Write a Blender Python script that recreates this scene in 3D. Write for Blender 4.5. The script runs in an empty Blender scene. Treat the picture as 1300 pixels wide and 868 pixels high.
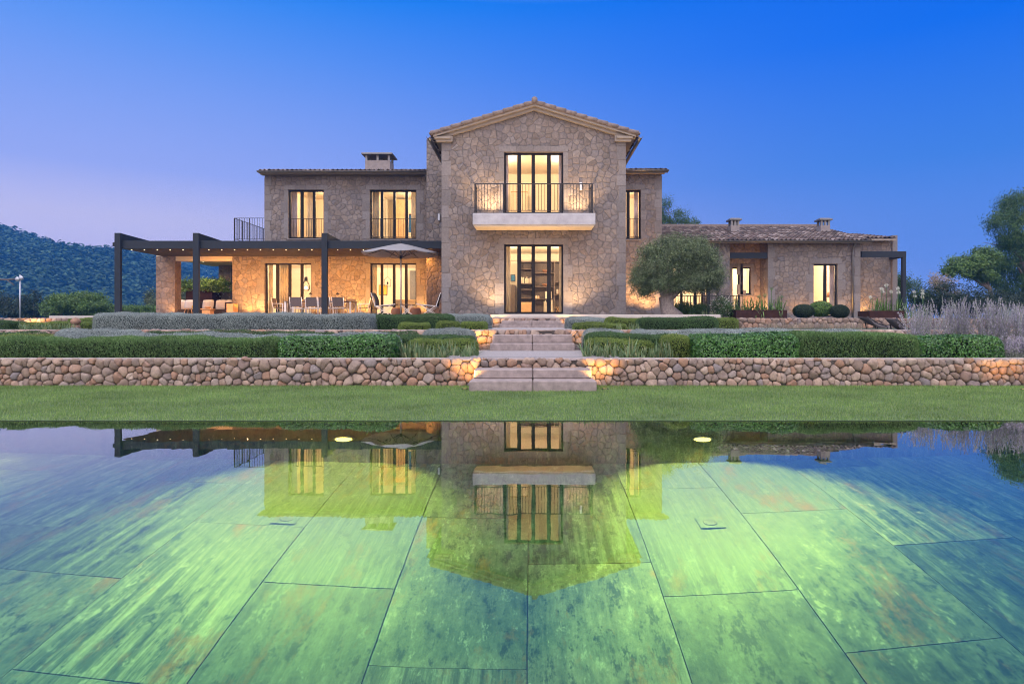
import bpy, math, random
import numpy as np
from mathutils import Vector, Matrix, noise as mnoise
random.seed(7); RNG = np.random.default_rng(11)
D = bpy.data; SC = bpy.context.scene; COL = SC.collection
# ------------------------------------------------------------------ camera
F, U0, V0, HC = 800.0, 674.5, 412.0, 0.87        # pixels per unit tangent (1300 wide), vanishing point, eye height over the water
def PX(px, y): return (px - U0) * y / F
def PZ(py, y): return HC - (py - V0) * y / F
cam = D.cameras.new("camera"); camo = D.objects.new("camera", cam); COL.objects.link(camo)
camo.location = (0, 0, HC); camo.rotation_euler = (math.radians(90), 0, 0)
cam.sensor_width = 36; cam.lens = F / 1300 * 36
cam.shift_x = -(U0 - 650) / 1300; cam.shift_y = (V0 - 434) / 1300
cam.clip_start = 0.05; cam.clip_end = 8000
SC.camera = camo
# ------------------------------------------------------------------ world
W = D.worlds.new("World"); SC.world = W; W.use_nodes = True
def sky():
    nt = W.node_tree; nt.nodes.clear(); N = nt.nodes; L = nt.links
    out = N.new("ShaderNodeOutputWorld"); bg = N.new("ShaderNodeBackground"); L.new(bg.outputs[0], out.inputs[0])
    tc = N.new("ShaderNodeTexCoord"); nm = N.new("ShaderNodeVectorMath"); nm.operation = 'NORMALIZE'
    L.new(tc.outputs["Generated"], nm.inputs[0])
    sp = N.new("ShaderNodeSeparateXYZ"); L.new(nm.outputs[0], sp.inputs[0])
    def ramp(stops):
        r = N.new("ShaderNodeValToRGB"); r.color_ramp.interpolation = 'EASE' if len(stops) < 3 else 'LINEAR'
        e = r.color_ramp.elements
        while len(e) < len(stops): e.new(0.5)
        for k, (p, c) in zip(e, stops): k.position = p; k.color = (*c, 1)
        return r
    def lin(r, g, b): return tuple(((v / 255) / 12.92 if v < 11 else ((v / 255 + .055) / 1.055) ** 2.4) for v in (r, g, b))
    ZEN = (1.55, 1.5, 1.7)                       # the still bright sky overhead and behind the photographer
    left = ramp([(0, lin(255, 230, 246)), (.069, lin(240, 222, 245)), (.144, lin(218, 209, 241)), (.207, lin(166, 180, 246)), (.366, lin(102, 154, 245)), (.453, lin(30, 136, 244)), (.75, ZEN), (1, ZEN)])
    right = ramp([(0, lin(165, 188, 250)), (.069, lin(130, 160, 236)), (.117, lin(108, 147, 231)), (.2216, lin(67, 130, 229)), (.376, lin(0, 106, 237)), (.453, lin(0, 100, 236)), (.75, ZEN), (1, ZEN)])
    for r in (left, right): L.new(sp.outputs["Z"], r.inputs[0])
    mr = N.new("ShaderNodeMapRange"); mr.interpolation_type = 'SMOOTHSTEP'
    mr.inputs[1].default_value = -.62; mr.inputs[2].default_value = .62
    L.new(sp.outputs["X"], mr.inputs[0])
    mx = N.new("ShaderNodeMix"); mx.data_type = 'RGBA'
    L.new(mr.outputs[0], mx.inputs[0]); L.new(left.outputs[0], mx.inputs[6]); L.new(right.outputs[0], mx.inputs[7])
    # the bright afterglow of the set sun behind the photographer
    gb = N.new("ShaderNodeMapRange"); gb.interpolation_type = 'SMOOTHSTEP'
    gb.inputs[1].default_value = .05; gb.inputs[2].default_value = -.75
    L.new(sp.outputs["Y"], gb.inputs[0])
    glow = ramp([(0, (1.0, .80, .72)), (.35, (.84, .80, .95)), (1, (.75, .78, .95))])
    L.new(sp.outputs["Z"], glow.inputs[0])
    gs = N.new("ShaderNodeVectorMath"); gs.operation = 'SCALE'; gs.inputs[3].default_value = 2.6
    L.new(glow.outputs[0], gs.inputs[0])
    m2 = N.new("ShaderNodeMix"); m2.data_type = 'RGBA'
    L.new(gb.outputs[0], m2.inputs[0]); L.new(mx.outputs[2], m2.inputs[6]); L.new(gs.outputs[0], m2.inputs[7])
    # twilight sky of the Sky Texture node, added very weakly
    st = N.new("ShaderNodeTexSky"); st.sky_type = 'NISHITA'; st.sun_disc = False
    st.sun_elevation = math.radians(2.0); st.sun_rotation = math.radians(200)
    sa = N.new("ShaderNodeVectorMath"); sa.operation = 'SCALE'; sa.inputs[3].default_value = .0015
    L.new(st.outputs[0], sa.inputs[0])
    ad = N.new("ShaderNodeVectorMath"); ad.operation = 'ADD'
    L.new(m2.outputs[2], ad.inputs[0]); L.new(sa.outputs[0], ad.inputs[1])
    L.new(ad.outputs[0], bg.inputs[0]); bg.inputs[1].default_value = 1.0
sky()
sun = D.lights.new("dusk_sun", 'SUN'); sun.energy = 2.1; sun.angle = math.radians(70); sun.color = (1.0, .88, .86)
suno = D.objects.new("dusk_sun", sun); COL.objects.link(suno)
suno.rotation_euler = (math.radians(30), 0, math.radians(-15))
vs = SC.view_settings; vs.view_transform = 'Standard'; vs.look = 'None'; vs.exposure = 0; vs.gamma = 1; vs.use_curve_mapping = False
SC.render.engine = 'CYCLES'; cy = SC.cycles
cy.use_denoising = True; cy.pixel_filter_type = 'BLACKMAN_HARRIS'; cy.filter_width = 1.05; cy.max_bounces = 9; cy.diffuse_bounces = 3; cy.glossy_bounces = 4; cy.transmission_bounces = 6
cy.transparent_max_bounces = 12; cy.volume_bounces = 0; cy.sample_clamp_indirect = 4; cy.sample_clamp_direct = 0; cy.blur_glossy = .5
cy.caustics_reflective = False; cy.caustics_refractive = True
# ------------------------------------------------------------------ helpers
def tag(o, label=None, cat=None, group=None, kind=None):
    if label: o['label'] = label
    if cat: o['category'] = cat
    if group: o['group'] = group
    if kind: o['kind'] = kind
    return o
def wloc(o):
    v = Vector((0, 0, 0))
    while o is not None: v = v + o.location; o = o.parent
    return v
def thing(name, label, cat, loc, group=None):
    o = D.objects.new(name, None); COL.objects.link(o); o.location = loc; o.empty_display_size = .2
    return tag(o, label, cat, group)
def link(name, me, mat, parent=None, origin=None):
    """me holds world coordinates; the object is placed at its base or under its parent."""
    n = len(me.vertices); co = np.empty(n * 3, np.float32); me.vertices.foreach_get("co", co); co = co.reshape(-1, 3)
    if parent is not None: o0 = np.array(wloc(parent), np.float32)
    elif origin is not None: o0 = np.array(origin, np.float32)
    else:
        lo, hi = co.min(0), co.max(0); o0 = np.array([(lo[0] + hi[0]) / 2, (lo[1] + hi[1]) / 2, lo[2]], np.float32)
    co = co - o0; me.vertices.foreach_set("co", co.ravel()); me.update()
    ob = D.objects.new(name, me); COL.objects.link(ob)
    if parent is not None: ob.parent = parent
    else: ob.location = o0.tolist()
    for m in (mat if isinstance(mat, (list, tuple)) else [mat]): me.materials.append(m)
    return ob
class MB:
    def __init__(s): s.v = []; s.f = []; s.sm = []
    def add(s, V, Fs, smooth=False):
        b = len(s.v); s.v += [tuple(p) for p in V]; s.f += [tuple(i + b for i in f) for f in Fs]; s.sm += [smooth] * len(Fs); return s
    def box(s, x0, x1, y0, y1, z0, z1, bev=0):
        x0, x1 = min(x0, x1), max(x0, x1); y0, y1 = min(y0, y1), max(y0, y1); z0, z1 = min(z0, z1), max(z0, z1)
        if bev <= 0:
            V = [(x, y, z) for z in (z0, z1) for y in (y0, y1) for x in (x0, x1)]
            return s.add(V, [(0, 2, 3, 1), (4, 5, 7, 6), (0, 1, 5, 4), (2, 6, 7, 3), (0, 4, 6, 2), (1, 3, 7, 5)])
        b = min(bev, (x1 - x0) * .45, (y1 - y0) * .45, (z1 - z0) * .45)
        c = Vector(((x0 + x1) / 2, (y0 + y1) / 2, (z0 + z1) / 2)); h = ((x1 - x0) / 2, (y1 - y0) / 2, (z1 - z0) / 2)
        V = []; ix = {}
        for sx in (-1, 1):
            for sy in (-1, 1):
                for sz in (-1, 1):
                    sg = (sx, sy, sz)
                    for a in range(3):
                        ix[(sg, a)] = len(V)
                        V.append(tuple(c[k] + sg[k] * (h[k] - (0 if k == a else b)) for k in range(3)))
        Fs = []
        for a in range(3):
            p, q = [k for k in range(3) if k != a]
            for sa in (-1, 1):
                loop = []
                for sp, sq in ((-1, -1), (1, -1), (1, 1), (-1, 1)):
                    g = [0, 0, 0]; g[a] = sa; g[p] = sp; g[q] = sq; loop.append(ix[(tuple(g), a)])
                if (sa > 0) != (a != 1): loop = loop[::-1]
                Fs.append(tuple(loop))
                for sp in (-1, 1):                     # edge chamfers between axes a and p
                    if a < p:
                        g0 = [0, 0, 0]; g0[a] = sa; g0[p] = sp; g0[q] = -1; g1 = list(g0); g1[q] = 1
                        Fs.append((ix[(tuple(g0), a)], ix[(tuple(g1), a)], ix[(tuple(g1), p)], ix[(tuple(g0), p)]))
            for sa in (-1, 1):
                for sq in (-1, 1):
                    if a < q:
                        g0 = [0, 0, 0]; g0[a] = sa; g0[q] = sq; g0[p] = -1; g1 = list(g0); g1[p] = 1
                        Fs.append((ix[(tuple(g0), a)], ix[(tuple(g1), a)], ix[(tuple(g1), q)], ix[(tuple(g0), q)]))
        for sx in (-1, 1):
            for sy in (-1, 1):
                for sz in (-1, 1):
                    g = (sx, sy, sz); Fs.append((ix[(g, 0)], ix[(g, 1)], ix[(g, 2)]))
        Fs = [f for k, f in enumerate(Fs) if len(set(f)) == len(f)]
        seen = set(); out = []
        for f in Fs:
            k = tuple(sorted(f))
            if k not in seen: seen.add(k); out.append(f)
        return s.add(V, out)
    def bar(s, a, b, w, h=None, up=(0, 0, 1)):
        a = Vector(a); b = Vector(b); h = h or w; d = (b - a).normalized(); up = Vector(up)
        if abs(d.dot(up)) > .98: up = Vector((0, 1, 0))
        x = d.cross(up).normalized() * w / 2; y = x.cross(d).normalized() * h / 2
        V = [p + sx * x + sy * y for p in (a, b) for sx, sy in ((-1, -1), (1, -1), (1, 1), (-1, 1))]
        return s.add(V, [(0, 3, 2, 1), (4, 5, 6, 7), (0, 1, 5, 4), (1, 2, 6, 5), (2, 3, 7, 6), (3, 0, 4, 7)])
    def tube(s, pts, rad, n=8, wob=0, cap=True):
        pts = [Vector(p) for p in pts]; m = len(pts)
        if not hasattr(rad, '__len__'): rad = [rad] * m
        ref = Vector((.3, .9, .2)); V = []; Fs = []
        for i, p in enumerate(pts):
            d = (pts[min(i + 1, m - 1)] - pts[max(i - 1, 0)])
            d = d.normalized() if d.length > 1e-9 else Vector((0, 0, 1))
            r0 = ref if abs(d.dot(ref)) < .95 else Vector((1, 0, 0))
            x = d.cross(r0).normalized(); y = d.cross(x).normalized()
            for k in range(n):
                a = 2 * math.pi * k / n; rr = rad[i] * (1 + (random.uniform(-wob, wob) if wob else 0))
                V.append(p + x * math.cos(a) * rr + y * math.sin(a) * rr)
        for i in range(m - 1):
            for k in range(n):
                Fs.append((i * n + k, i * n + (k + 1) % n, (i + 1) * n + (k + 1) % n, (i + 1) * n + k))
        if cap: Fs.append(tuple(range(n))[::-1]); Fs.append(tuple((m - 1) * n + k for k in range(n)))
        return s.add(V, Fs, True)
    def lathe(s, c, prof, n=20):
        c = Vector(c); V = []; Fs = []
        for r, z in prof:
            for k in range(n):
                a = 2 * math.pi * k / n; V.append(c + Vector((r * math.cos(a), r * math.sin(a), z)))
        for i in range(len(prof) - 1):
            for k in range(n):
                Fs.append((i * n + k, i * n + (k + 1) % n, (i + 1) * n + (k + 1) % n, (i + 1) * n + k))
        Fs.append(tuple(range(n))[::-1]); Fs.append(tuple((len(prof) - 1) * n + k for k in range(n)))
        return s.add(V, Fs, True)
    def prism(s, poly, y0, y1):                        # poly of (x, z) pushed along y
        n = len(poly); V = [(x, y0, z) for x, z in poly] + [(x, y1, z) for x, z in poly]
        return s.add(V, [tuple(range(n)), tuple(range(n, 2 * n))[::-1]] + [(i, i + n, (i + 1) % n + n, (i + 1) % n) for i in range(n)])
    def prism_x(s, poly, x0, x1):                      # poly of (y, z) pushed along x
        n = len(poly); V = [(x0, y, z) for y, z in poly] + [(x1, y, z) for y, z in poly]
        return s.add(V, [tuple(range(n)), tuple(range(n, 2 * n))[::-1]] + [(i, i + n, (i + 1) % n + n, (i + 1) % n) for i in range(n)])
    def mesh(s, name, fix=True):
        me = D.meshes.new(name); me.from_pydata(s.v, [], s.f); me.polygons.foreach_set("use_smooth", s.sm)
        if fix:
            import bmesh
            bm = bmesh.new(); bm.from_mesh(me); bmesh.ops.recalc_face_normals(bm, faces=bm.faces); bm.to_mesh(me); bm.free()
        me.update(); return me
    def build(s, name, mat, parent=None, origin=None): return link(name, s.mesh(name), mat, parent, origin)
def quads(name, V4, mat, parent=None, origin=None, smooth=False):
    """V4: (n, k, 3) separate polygons of k corners, one mesh."""
    n, k = V4.shape[:2]; me = D.meshes.new(name)
    me.vertices.add(n * k); me.vertices.foreach_set("co", V4.astype(np.float32).ravel())
    me.loops.add(n * k); me.loops.foreach_set("vertex_index", np.arange(n * k, dtype=np.int32))
    me.polygons.add(n); me.polygons.foreach_set("loop_start", np.arange(0, n * k, k, dtype=np.int32))
    me.polygons.foreach_set("loop_total", np.full(n, k, np.int32)); me.update(calc_edges=True)
    return link(name, me, mat, parent, origin)
def unit(a): return a / np.maximum(np.linalg.norm(a, axis=1, keepdims=True), 1e-9)
def leaves(P, Nn, L, Wd, spread=.6, along=None, jitter=.35):
    """diamond leaves at P lying roughly across the normals Nn; along: preferred growing direction."""
    n = len(P); nn = unit(Nn + RNG.normal(0, spread, (n, 3)))
    t = RNG.normal(0, 1, (n, 3)) if along is None else along + RNG.normal(0, jitter, (n, 3))
    t = unit(t - nn * (t * nn).sum(1, keepdims=True)); b = np.cross(nn, t)
    l = L * RNG.uniform(.65, 1.25, (n, 1)); w = Wd * RNG.uniform(.7, 1.2, (n, 1))
    return np.stack([P - t * l / 2, P + b * w / 2 + t * l * .05, P + t * l / 2, P - b * w / 2 + t * l * .05], 1)
def copy_tree(o, parent=None, name=None):
    c = o.copy(); COL.objects.link(c); c.parent = parent
    for ch in list(o.children): copy_tree(ch, c)
    return c
def light(name, kind, loc, energy, color, parent=None, aim=None, **kw):
    l = D.lights.new(name, kind); l.energy = energy; l.color = color
    for k, v in kw.items(): setattr(l, k, v)
    o = D.objects.new(name, l); COL.objects.link(o)
    if parent is not None: o.parent = parent; o.location = Vector(loc) - wloc(parent)
    else: o.location = loc
    if aim is not None: o.rotation_euler = Vector(aim).to_track_quat('-Z', 'Y').to_euler()
    return o
# ------------------------------------------------------------------ materials
class NT:
    def __init__(s, name):
        s.m = D.materials.new(name); s.m.use_nodes = True; s.t = s.m.node_tree; s.N = s.t.nodes; s.L = s.t.links
        s.b = s.N["Principled BSDF"]
    def n(s, ty, **kw):
        x = s.N.new(ty)
        for k, v in kw.items(): setattr(x, k, v)
        return x
    def ln(s, a, b): s.L.new(a, b)
    def val(s, inp, v):
        if hasattr(v, 'is_linked') or isinstance(v, bpy.types.NodeSocket): s.ln(v, inp)
        else: inp.default_value = v
    def math(s, op, a, b=0.0, c=0.0):
        x = s.n("ShaderNodeMath", operation=op); s.val(x.inputs[0], a); s.val(x.inputs[1], b); s.val(x.inputs[2], c); return x.outputs[0]
    def pos(s, scale=(1, 1, 1)):
        g = s.n("ShaderNodeNewGeometry"); mp = s.n("ShaderNodeMapping"); mp.inputs[3].default_value = scale
        s.ln(g.outputs["Position"], mp.inputs[0]); return mp.outputs[0]
    def noise(s, vec, scale, detail=4, rough=.6, col=False, dist=0):
        x = s.n("ShaderNodeTexNoise"); x.inputs["Scale"].default_value = scale; x.inputs["Detail"].default_value = detail
        x.inputs["Roughness"].default_value = rough; x.inputs["Distortion"].default_value = dist
        if vec is not None: s.ln(vec, x.inputs["Vector"])
        return x.outputs["Color" if col else "Fac"]
    def ramp(s, fac, stops, interp='LINEAR'):
        r = s.n("ShaderNodeValToRGB"); r.color_ramp.interpolation = interp; e = r.color_ramp.elements
        while len(e) < len(stops): e.new(.5)
        for k, (p, c) in zip(e, stops): k.position = p; k.color = (*c, 1) if len(c) == 3 else c
        s.ln(fac, r.inputs[0]); return r.outputs[0]
    def mix(s, f, a, b, mode='MIX'):
        x = s.n("ShaderNodeMix", data_type='RGBA', blend_type=mode); x.clamp_result = False
        s.val(x.inputs[0], f)
        for i, v in ((6, a), (7, b)):
            if isinstance(v, tuple): x.inputs[i].default_value = (*v, 1) if len(v) == 3 else v
            else: s.ln(v, x.inputs[i])
        return x.outputs[2]
    def bump(s, h, strength=.3, dist=.02):
        x = s.n("ShaderNodeBump"); x.inputs["Strength"].default_value = strength; x.inputs["Distance"].default_value = dist
        s.ln(h, x.inputs["Height"]); s.ln(x.outputs[0], s.b.inputs["Normal"])
    def island(s): return s.n("ShaderNodeNewGeometry").outputs["Random Per Island"]
    def col(s, c):
        if isinstance(c, tuple): s.b.inputs["Base Color"].default_value = (*c, 1)
        else: s.ln(c, s.b.inputs["Base Color"])
    def set(s, **kw):
        for k, v in kw.items(): s.val(s.b.inputs[k.replace('_', ' ')], v)
        return s
M = {}
def plain(name, c, rough=.6, metal=0, var=.12, scale=6, bump=0):
    t = NT(name); f = t.noise(t.pos(), scale, 5)
    lo = tuple(v * (1 - var) for v in c); hi = tuple(v * (1 + var) for v in c)
    t.col(t.ramp(f, [(.25, lo), (.75, hi)])); t.set(Roughness=rough, Metallic=metal)
    if max(c) < .06 and not metal or name == 'pergola_steel': t.b.inputs['Specular IOR Level'].default_value = .15
    if bump: t.bump(t.noise(t.pos(), scale * 8, 4), bump, .01)
    M[name] = t.m; return t.m
def leafmat(name, cols, rough=.5, trans=.25, spec=.4, bs=1.7, br=(.72, 1.2)):
    t = NT(name); r = t.island(); k = len(cols)
    c = t.ramp(r, [(i / max(k - 1, 1), cc) for i, cc in enumerate(cols)])
    big = t.noise(t.pos(), bs, 3)
    c = t.mix(1.0, c, t.ramp(big, [(.3, (br[0],) * 3), (.7, (br[1], br[1], br[1] * .96))]), 'MULTIPLY')
    t.col(c); t.set(Roughness=rough); t.b.inputs["Specular IOR Level"].default_value = spec
    tr = t.n("ShaderNodeBsdfTranslucent"); t.ln(c, tr.inputs[0])
    ms = t.n("ShaderNodeMixShader"); ms.inputs[0].default_value = trans
    t.ln(t.b.outputs[0], ms.inputs[1]); t.ln(tr.outputs[0], ms.inputs[2])
    t.ln(ms.outputs[0], t.N["Material Output"].inputs[0]); M[name] = t.m; return t.m
def emit(name, c, strength):
    t = NT(name); e = t.n("ShaderNodeEmission"); e.inputs[0].default_value = (*c, 1); e.inputs[1].default_value = strength
    t.ln(e.outputs[0], t.N["Material Output"].inputs[0]); M[name] = t.m; return t.m
def house_stone(name, tint, size=.36, seed=0.0):
    t = NT(name); g = t.n("ShaderNodeNewGeometry"); sp = t.n("ShaderNodeSeparateXYZ"); t.ln(g.outputs["Position"], sp.inputs[0])
    u = t.math('ADD', sp.outputs[0], sp.outputs[1]); cb = t.n("ShaderNodeCombineXYZ")
    t.ln(t.math('ADD', u, seed), cb.inputs[0]); t.ln(sp.outputs[2], cb.inputs[1])
    wn = t.noise(cb.outputs[0], 2.2, 2, col=True)
    wv = t.n("ShaderNodeVectorMath", operation='MULTIPLY_ADD'); t.ln(wn, wv.inputs[0]); wv.inputs[1].default_value = (.13, .13, 0); t.ln(cb.outputs[0], wv.inputs[2])
    def vor(feat):
        v = t.n("ShaderNodeTexVoronoi", voronoi_dimensions='2D', feature=feat); v.inputs["Scale"].default_value = 1 / size
        v.inputs["Randomness"].default_value = .86; t.ln(wv.outputs[0], v.inputs["Vector"]); return v
    e = vor('DISTANCE_TO_EDGE').outputs["Distance"]; cc = vor('F1').outputs["Color"]
    sc = t.n("ShaderNodeSeparateColor"); t.ln(cc, sc.inputs[0])
    fine = t.noise(cb.outputs[0], 9, 6, .65); fine2 = t.noise(cb.outputs[0], 34, 4, .7)
    base = t.ramp(sc.outputs[0], [(0, (.15, .125, .105)), (.22, (.29, .245, .195)), (.45, (.36, .31, .26)), (.62, (.24, .23, .235)), (.8, (.38, .31, .25)), (1, (.48, .42, .35))])
    base = t.mix(.5, base, t.ramp(sc.outputs[1], [(0, (.30, .24, .185)), (.5, (.34, .29, .24)), (1, (.30, .28, .27))]))
    base = t.mix(1, base, t.ramp(fine, [(.28, (.66, .64, .62)), (.7, (1.22, 1.2, 1.18))]), 'MULTIPLY')
    base = t.mix(1, base, t.ramp(fine2, [(.3, (.86, .86, .86)), (.7, (1.1, 1.1, 1.1))]), 'MULTIPLY')
    base = t.mix(1, base, t.ramp(t.noise(cb.outputs[0], .55, 5, .65), [(.3, (.80, .80, .83)), (.7, (1.14, 1.12, 1.08))]), 'MULTIPLY')
    base = t.mix(1, base, tint, 'MULTIPLY')
    joint = t.ramp(e, [(.008, (.25, .25, .25)), (.034, (1, 1, 1))])
    t.col(t.mix(joint, tuple(v * .235 for v in tint), base)); t.set(Roughness=.9)
    hgt = t.math('ADD', t.math('MULTIPLY', t.ramp(e, [(0, (0, 0, 0)), (.05, (.75, .75, .75)), (.3, (1, 1, 1))]), 1.0), t.math('MULTIPLY', fine, .5))
    hgt = t.math('ADD', hgt, t.math('MULTIPLY', fine2, .18))
    t.bump(hgt, 1.0, .032); M[name] = t.m; return t.m
house_stone("house_stone", (.55, .55, .59), .24); house_stone("garden_block_stone", (.70, .64, .62), .27, 7.3)
def block_stone():
    t = NT("dressed_stone"); r = t.island(); p = t.pos()
    c = t.ramp(r, [(0, (.14, .126, .122)), (.5, (.165, .15, .147)), (1, (.19, .175, .175))])
    f = t.noise(p, 14, 6, .7); c = t.mix(1, c, t.ramp(f, [(.3, (.75, .73, .7)), (.7, (1.15, 1.14, 1.12))]), 'MULTIPLY')
    t.col(c); t.set(Roughness=.88); t.bump(t.math('ADD', f, t.noise(p, 60, 3)), .5, .01); M["dressed_stone"] = t.m
block_stone()
def cobble():
    t = NT("field_stone"); r = t.island(); p = t.pos()
    c = t.ramp(r, [(0, (.15, .11, .085)), (.15, (.25, .185, .14)), (.3, (.20, .155, .13)), (.45, (.33, .255, .20)), (.6, (.25, .145, .09)), (.72, (.185, .165, .165)), (.86, (.38, .30, .24)), (1, (.29, .17, .11))])
    f = t.noise(p, 11, 6, .7); f2 = t.noise(p, 45, 5, .7)
    c = t.mix(1, c, t.ramp(f, [(.3, (.68, .66, .66)), (.72, (1.25, 1.2, 1.16))]), 'MULTIPLY')
    c = t.mix(t.ramp(f2, [(.52, (0, 0, 0)), (.66, (.5, .5, .5))]), c, (.17, .125, .10))
    c = t.mix(t.ramp(t.noise(p, 23, 5, .75), [(.60, (0, 0, 0)), (.72, (.55, .55, .55))]), c, (.50, .44, .40))
    t.col(c); t.set(Roughness=.85); t.bump(t.math('ADD', f, t.math('MULTIPLY', f2, .5)), .7, .02); M["field_stone"] = t.m
cobble()
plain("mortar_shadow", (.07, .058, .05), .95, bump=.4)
plain("wall_top_mortar", (.36, .30, .28), .9, scale=9, var=.3, bump=.6)
plain("tread_stone", (.25, .205, .19), .85, var=.35, scale=9, bump=.6)
plain("slab_stone", (.42, .38, .34), .75, var=.1, scale=5, bump=.2)
plain("concrete", (.36, .35, .36), .75, var=.22, scale=3.5, bump=.15)
plain("plaster", (.62, .52, .38), .85, var=.06, scale=3)
plain("cornice_stone", (.25, .21, .17), .8, var=.1, scale=5, bump=.2)
plain("interior_plaster", (.74, .66, .52), .9, var=.03, scale=2)
plain("interior_floor", (.45, .34, .22), .5, var=.1, scale=4)
plain("bronze_frame", (.010, .009, .009), .6, 0, var=.2)
plain("pergola_steel", (.02, .025, .032), .5, .1, var=.12)
plain("ceiling_board", (.055, .045, .035), .55, var=.15, scale=2)
plain("iron", (.018, .017, .018), .45, .5)
plain("zinc", (.16, .155, .15), .45, .6, var=.15)
plain("galvanised", (.38, .40, .44), .45, .5)
plain("corten", (.04, .018, .014), .8, var=.35, scale=7)
plain("sling_fabric", (.085, .075, .075), .85, var=.15, scale=20)
plain("parasol_canvas", (.22, .215, .225), .9, var=.06, scale=4)
plain("cushion_white", (.62, .58, .55), .9, var=.08); plain("sofa_weave", (.045, .035, .028), .8, var=.3, scale=40)
plain("aluminium", (.55, .54, .53), .35, .6, var=.05); plain("light_wood", (.48, .30, .14), .6, var=.2)
plain("table_top", (.06, .045, .035), .45, var=.2)
plain("bookcase_board", (.09, .065, .052), .6, var=.1); plain("paper", (.66, .6, .48), .8, var=.15)
plain("terracotta", (.22, .10, .05), .7); plain("art_red", (.5, .2, .1), .7); plain("yellow_paint", (.6, .42, .03), .6)
plain("blue_cloth", (.05, .22, .42), .8)
plain("log_end", (.30, .18, .09), .9, var=.4, scale=30)
plain("bark", (.13, .105, .085), .95, var=.5, scale=14, bump=1.0); plain("olive_bark", (.24, .20, .175), .95, var=.45, scale=16, bump=1.0)
plain("soil", (.10, .075, .055), .95, var=.35, scale=9, bump=.6)
plain("earth_green", (.045, .06, .028), .95, var=.5, scale=1.2)
plain("gravel", (.30, .275, .27), .95, var=.45, scale=70, bump=.8)
plain("lawn_soil", (.07, .12, .035), .95, var=.35, scale=8)
plain("terrace_paving", (.38, .33, .27), .7, var=.12, scale=3)
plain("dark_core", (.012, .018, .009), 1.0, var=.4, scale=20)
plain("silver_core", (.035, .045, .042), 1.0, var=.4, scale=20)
def glass():
    t = NT("window_glass"); t.N.remove(t.b)
    tr = t.n("ShaderNodeBsdfTransparent"); tr.inputs[0].default_value = (.96, .97, .97, 1)
    gl = t.n("ShaderNodeBsdfGlossy"); gl.inputs["Roughness"].default_value = .01
    fr = t.n("ShaderNodeFresnel"); fr.inputs[0].default_value = 1.22
    ms = t.n("ShaderNodeMixShader"); t.ln(fr.outputs[0], ms.inputs[0]); t.ln(tr.outputs[0], ms.inputs[1]); t.ln(gl.outputs[0], ms.inputs[2])
    t.ln(ms.outputs[0], t.N["Material Output"].inputs[0]); M["glass"] = t.m
glass()
def tile_mat():
    t = NT("roof_tile"); uv = t.n("ShaderNodeUVMap"); fl = t.n("ShaderNodeVectorMath", operation='FLOOR'); t.ln(uv.outputs[0], fl.inputs[0])
    wn = t.n("ShaderNodeTexWhiteNoise", noise_dimensions='2D'); t.ln(fl.outputs[0], wn.inputs[0])
    c = t.ramp(wn.outputs[0], [(0, (.04, .03, .028)), (.3, (.075, .052, .045)), (.55, (.115, .075, .06)), (.8, (.145, .115, .10)), (1, (.30, .25, .235))])
    f = t.noise(t.pos(), 9, 6, .7); c = t.mix(1, c, t.ramp(f, [(.3, (.6, .58, .56)), (.7, (1.2, 1.2, 1.2))]), 'MULTIPLY')
    t.col(c); t.set(Roughness=.9); t.bump(f, .3, .01); M["roof_tile"] = t.m
tile_mat()
def pool_stone():
    t = NT("pool_slate"); r = t.island(); g = t.n("ShaderNodeNewGeometry")
    off = t.n("ShaderNodeCombineXYZ"); t.ln(t.math('MULTIPLY', r, 37.0), off.inputs[0]); t.ln(t.math('MULTIPLY', r, 91.0), off.inputs[1])
    ad = t.n("ShaderNodeVectorMath", operation='ADD'); t.ln(g.outputs["Position"], ad.inputs[0]); t.ln(off.outputs[0], ad.inputs[1])
    def mp(s):
        x = t.n("ShaderNodeMapping"); x.inputs[3].default_value = s; t.ln(ad.outputs[0], x.inputs[0]); return x.outputs[0]
    streak = t.noise(mp((26, 1.1, 1)), 1, 8, .74, dist=.12)
    cloud = t.noise(mp((3.4, 1.7, 1)), 1, 9, .78, dist=.1)
    chip = t.noise(mp((11, 4.5, 1)), 1, 8, .82, dist=.15)
    fine = t.noise(mp((40, 26, 1)), 1, 5, .7)
    c = t.ramp(cloud, [(.30, (.04, .075, .07)), (.44, (.22, .25, .20)), (.54, (.44, .44, .32)), (.68, (.82, .76, .55))])
    amt = t.ramp(t.math('FRACT', t.math('MULTIPLY', r, 7.31)), [(.15, (.15, .15, .15)), (.7, (.85, .85, .85))])
    c = t.mix(amt, c, t.ramp(streak, [(.34, (.05, .08, .07)), (.46, (.24, .28, .22)), (.55, (.55, .55, .42)), (.66, (.95, .90, .70))]))
    c = t.mix(t.ramp(chip, [(.40, (.9, .9, .9)), (.47, (0, 0, 0))]), c, (.04, .075, .075))
    c = t.mix(t.ramp(chip, [(.56, (0, 0, 0)), (.63, (.85, .85, .85))]), c, (1.0, .95, .76))
    rust = t.noise(mp((3.2, 1.1, 1)), 1, 7, .75, dist=.2)
    c = t.mix(t.ramp(rust, [(.55, (0, 0, 0)), (.66, (.85, .85, .85))]), c, (.75, .30, .06))
    c = t.mix(1, c, t.ramp(fine, [(.3, (.78, .78, .78)), (.7, (1.2, 1.2, 1.2))]), 'MULTIPLY')
    tone = t.ramp(r, [(0, (.22, .27, .24)), (.5, (.36, .40, .34)), (1, (.62, .62, .52))])
    t.col(t.mix(1, c, tone, 'MULTIPLY')); t.set(Roughness=.6); t.bump(chip, .4, .01); M["pool_slate"] = t.m
pool_stone()
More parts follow.
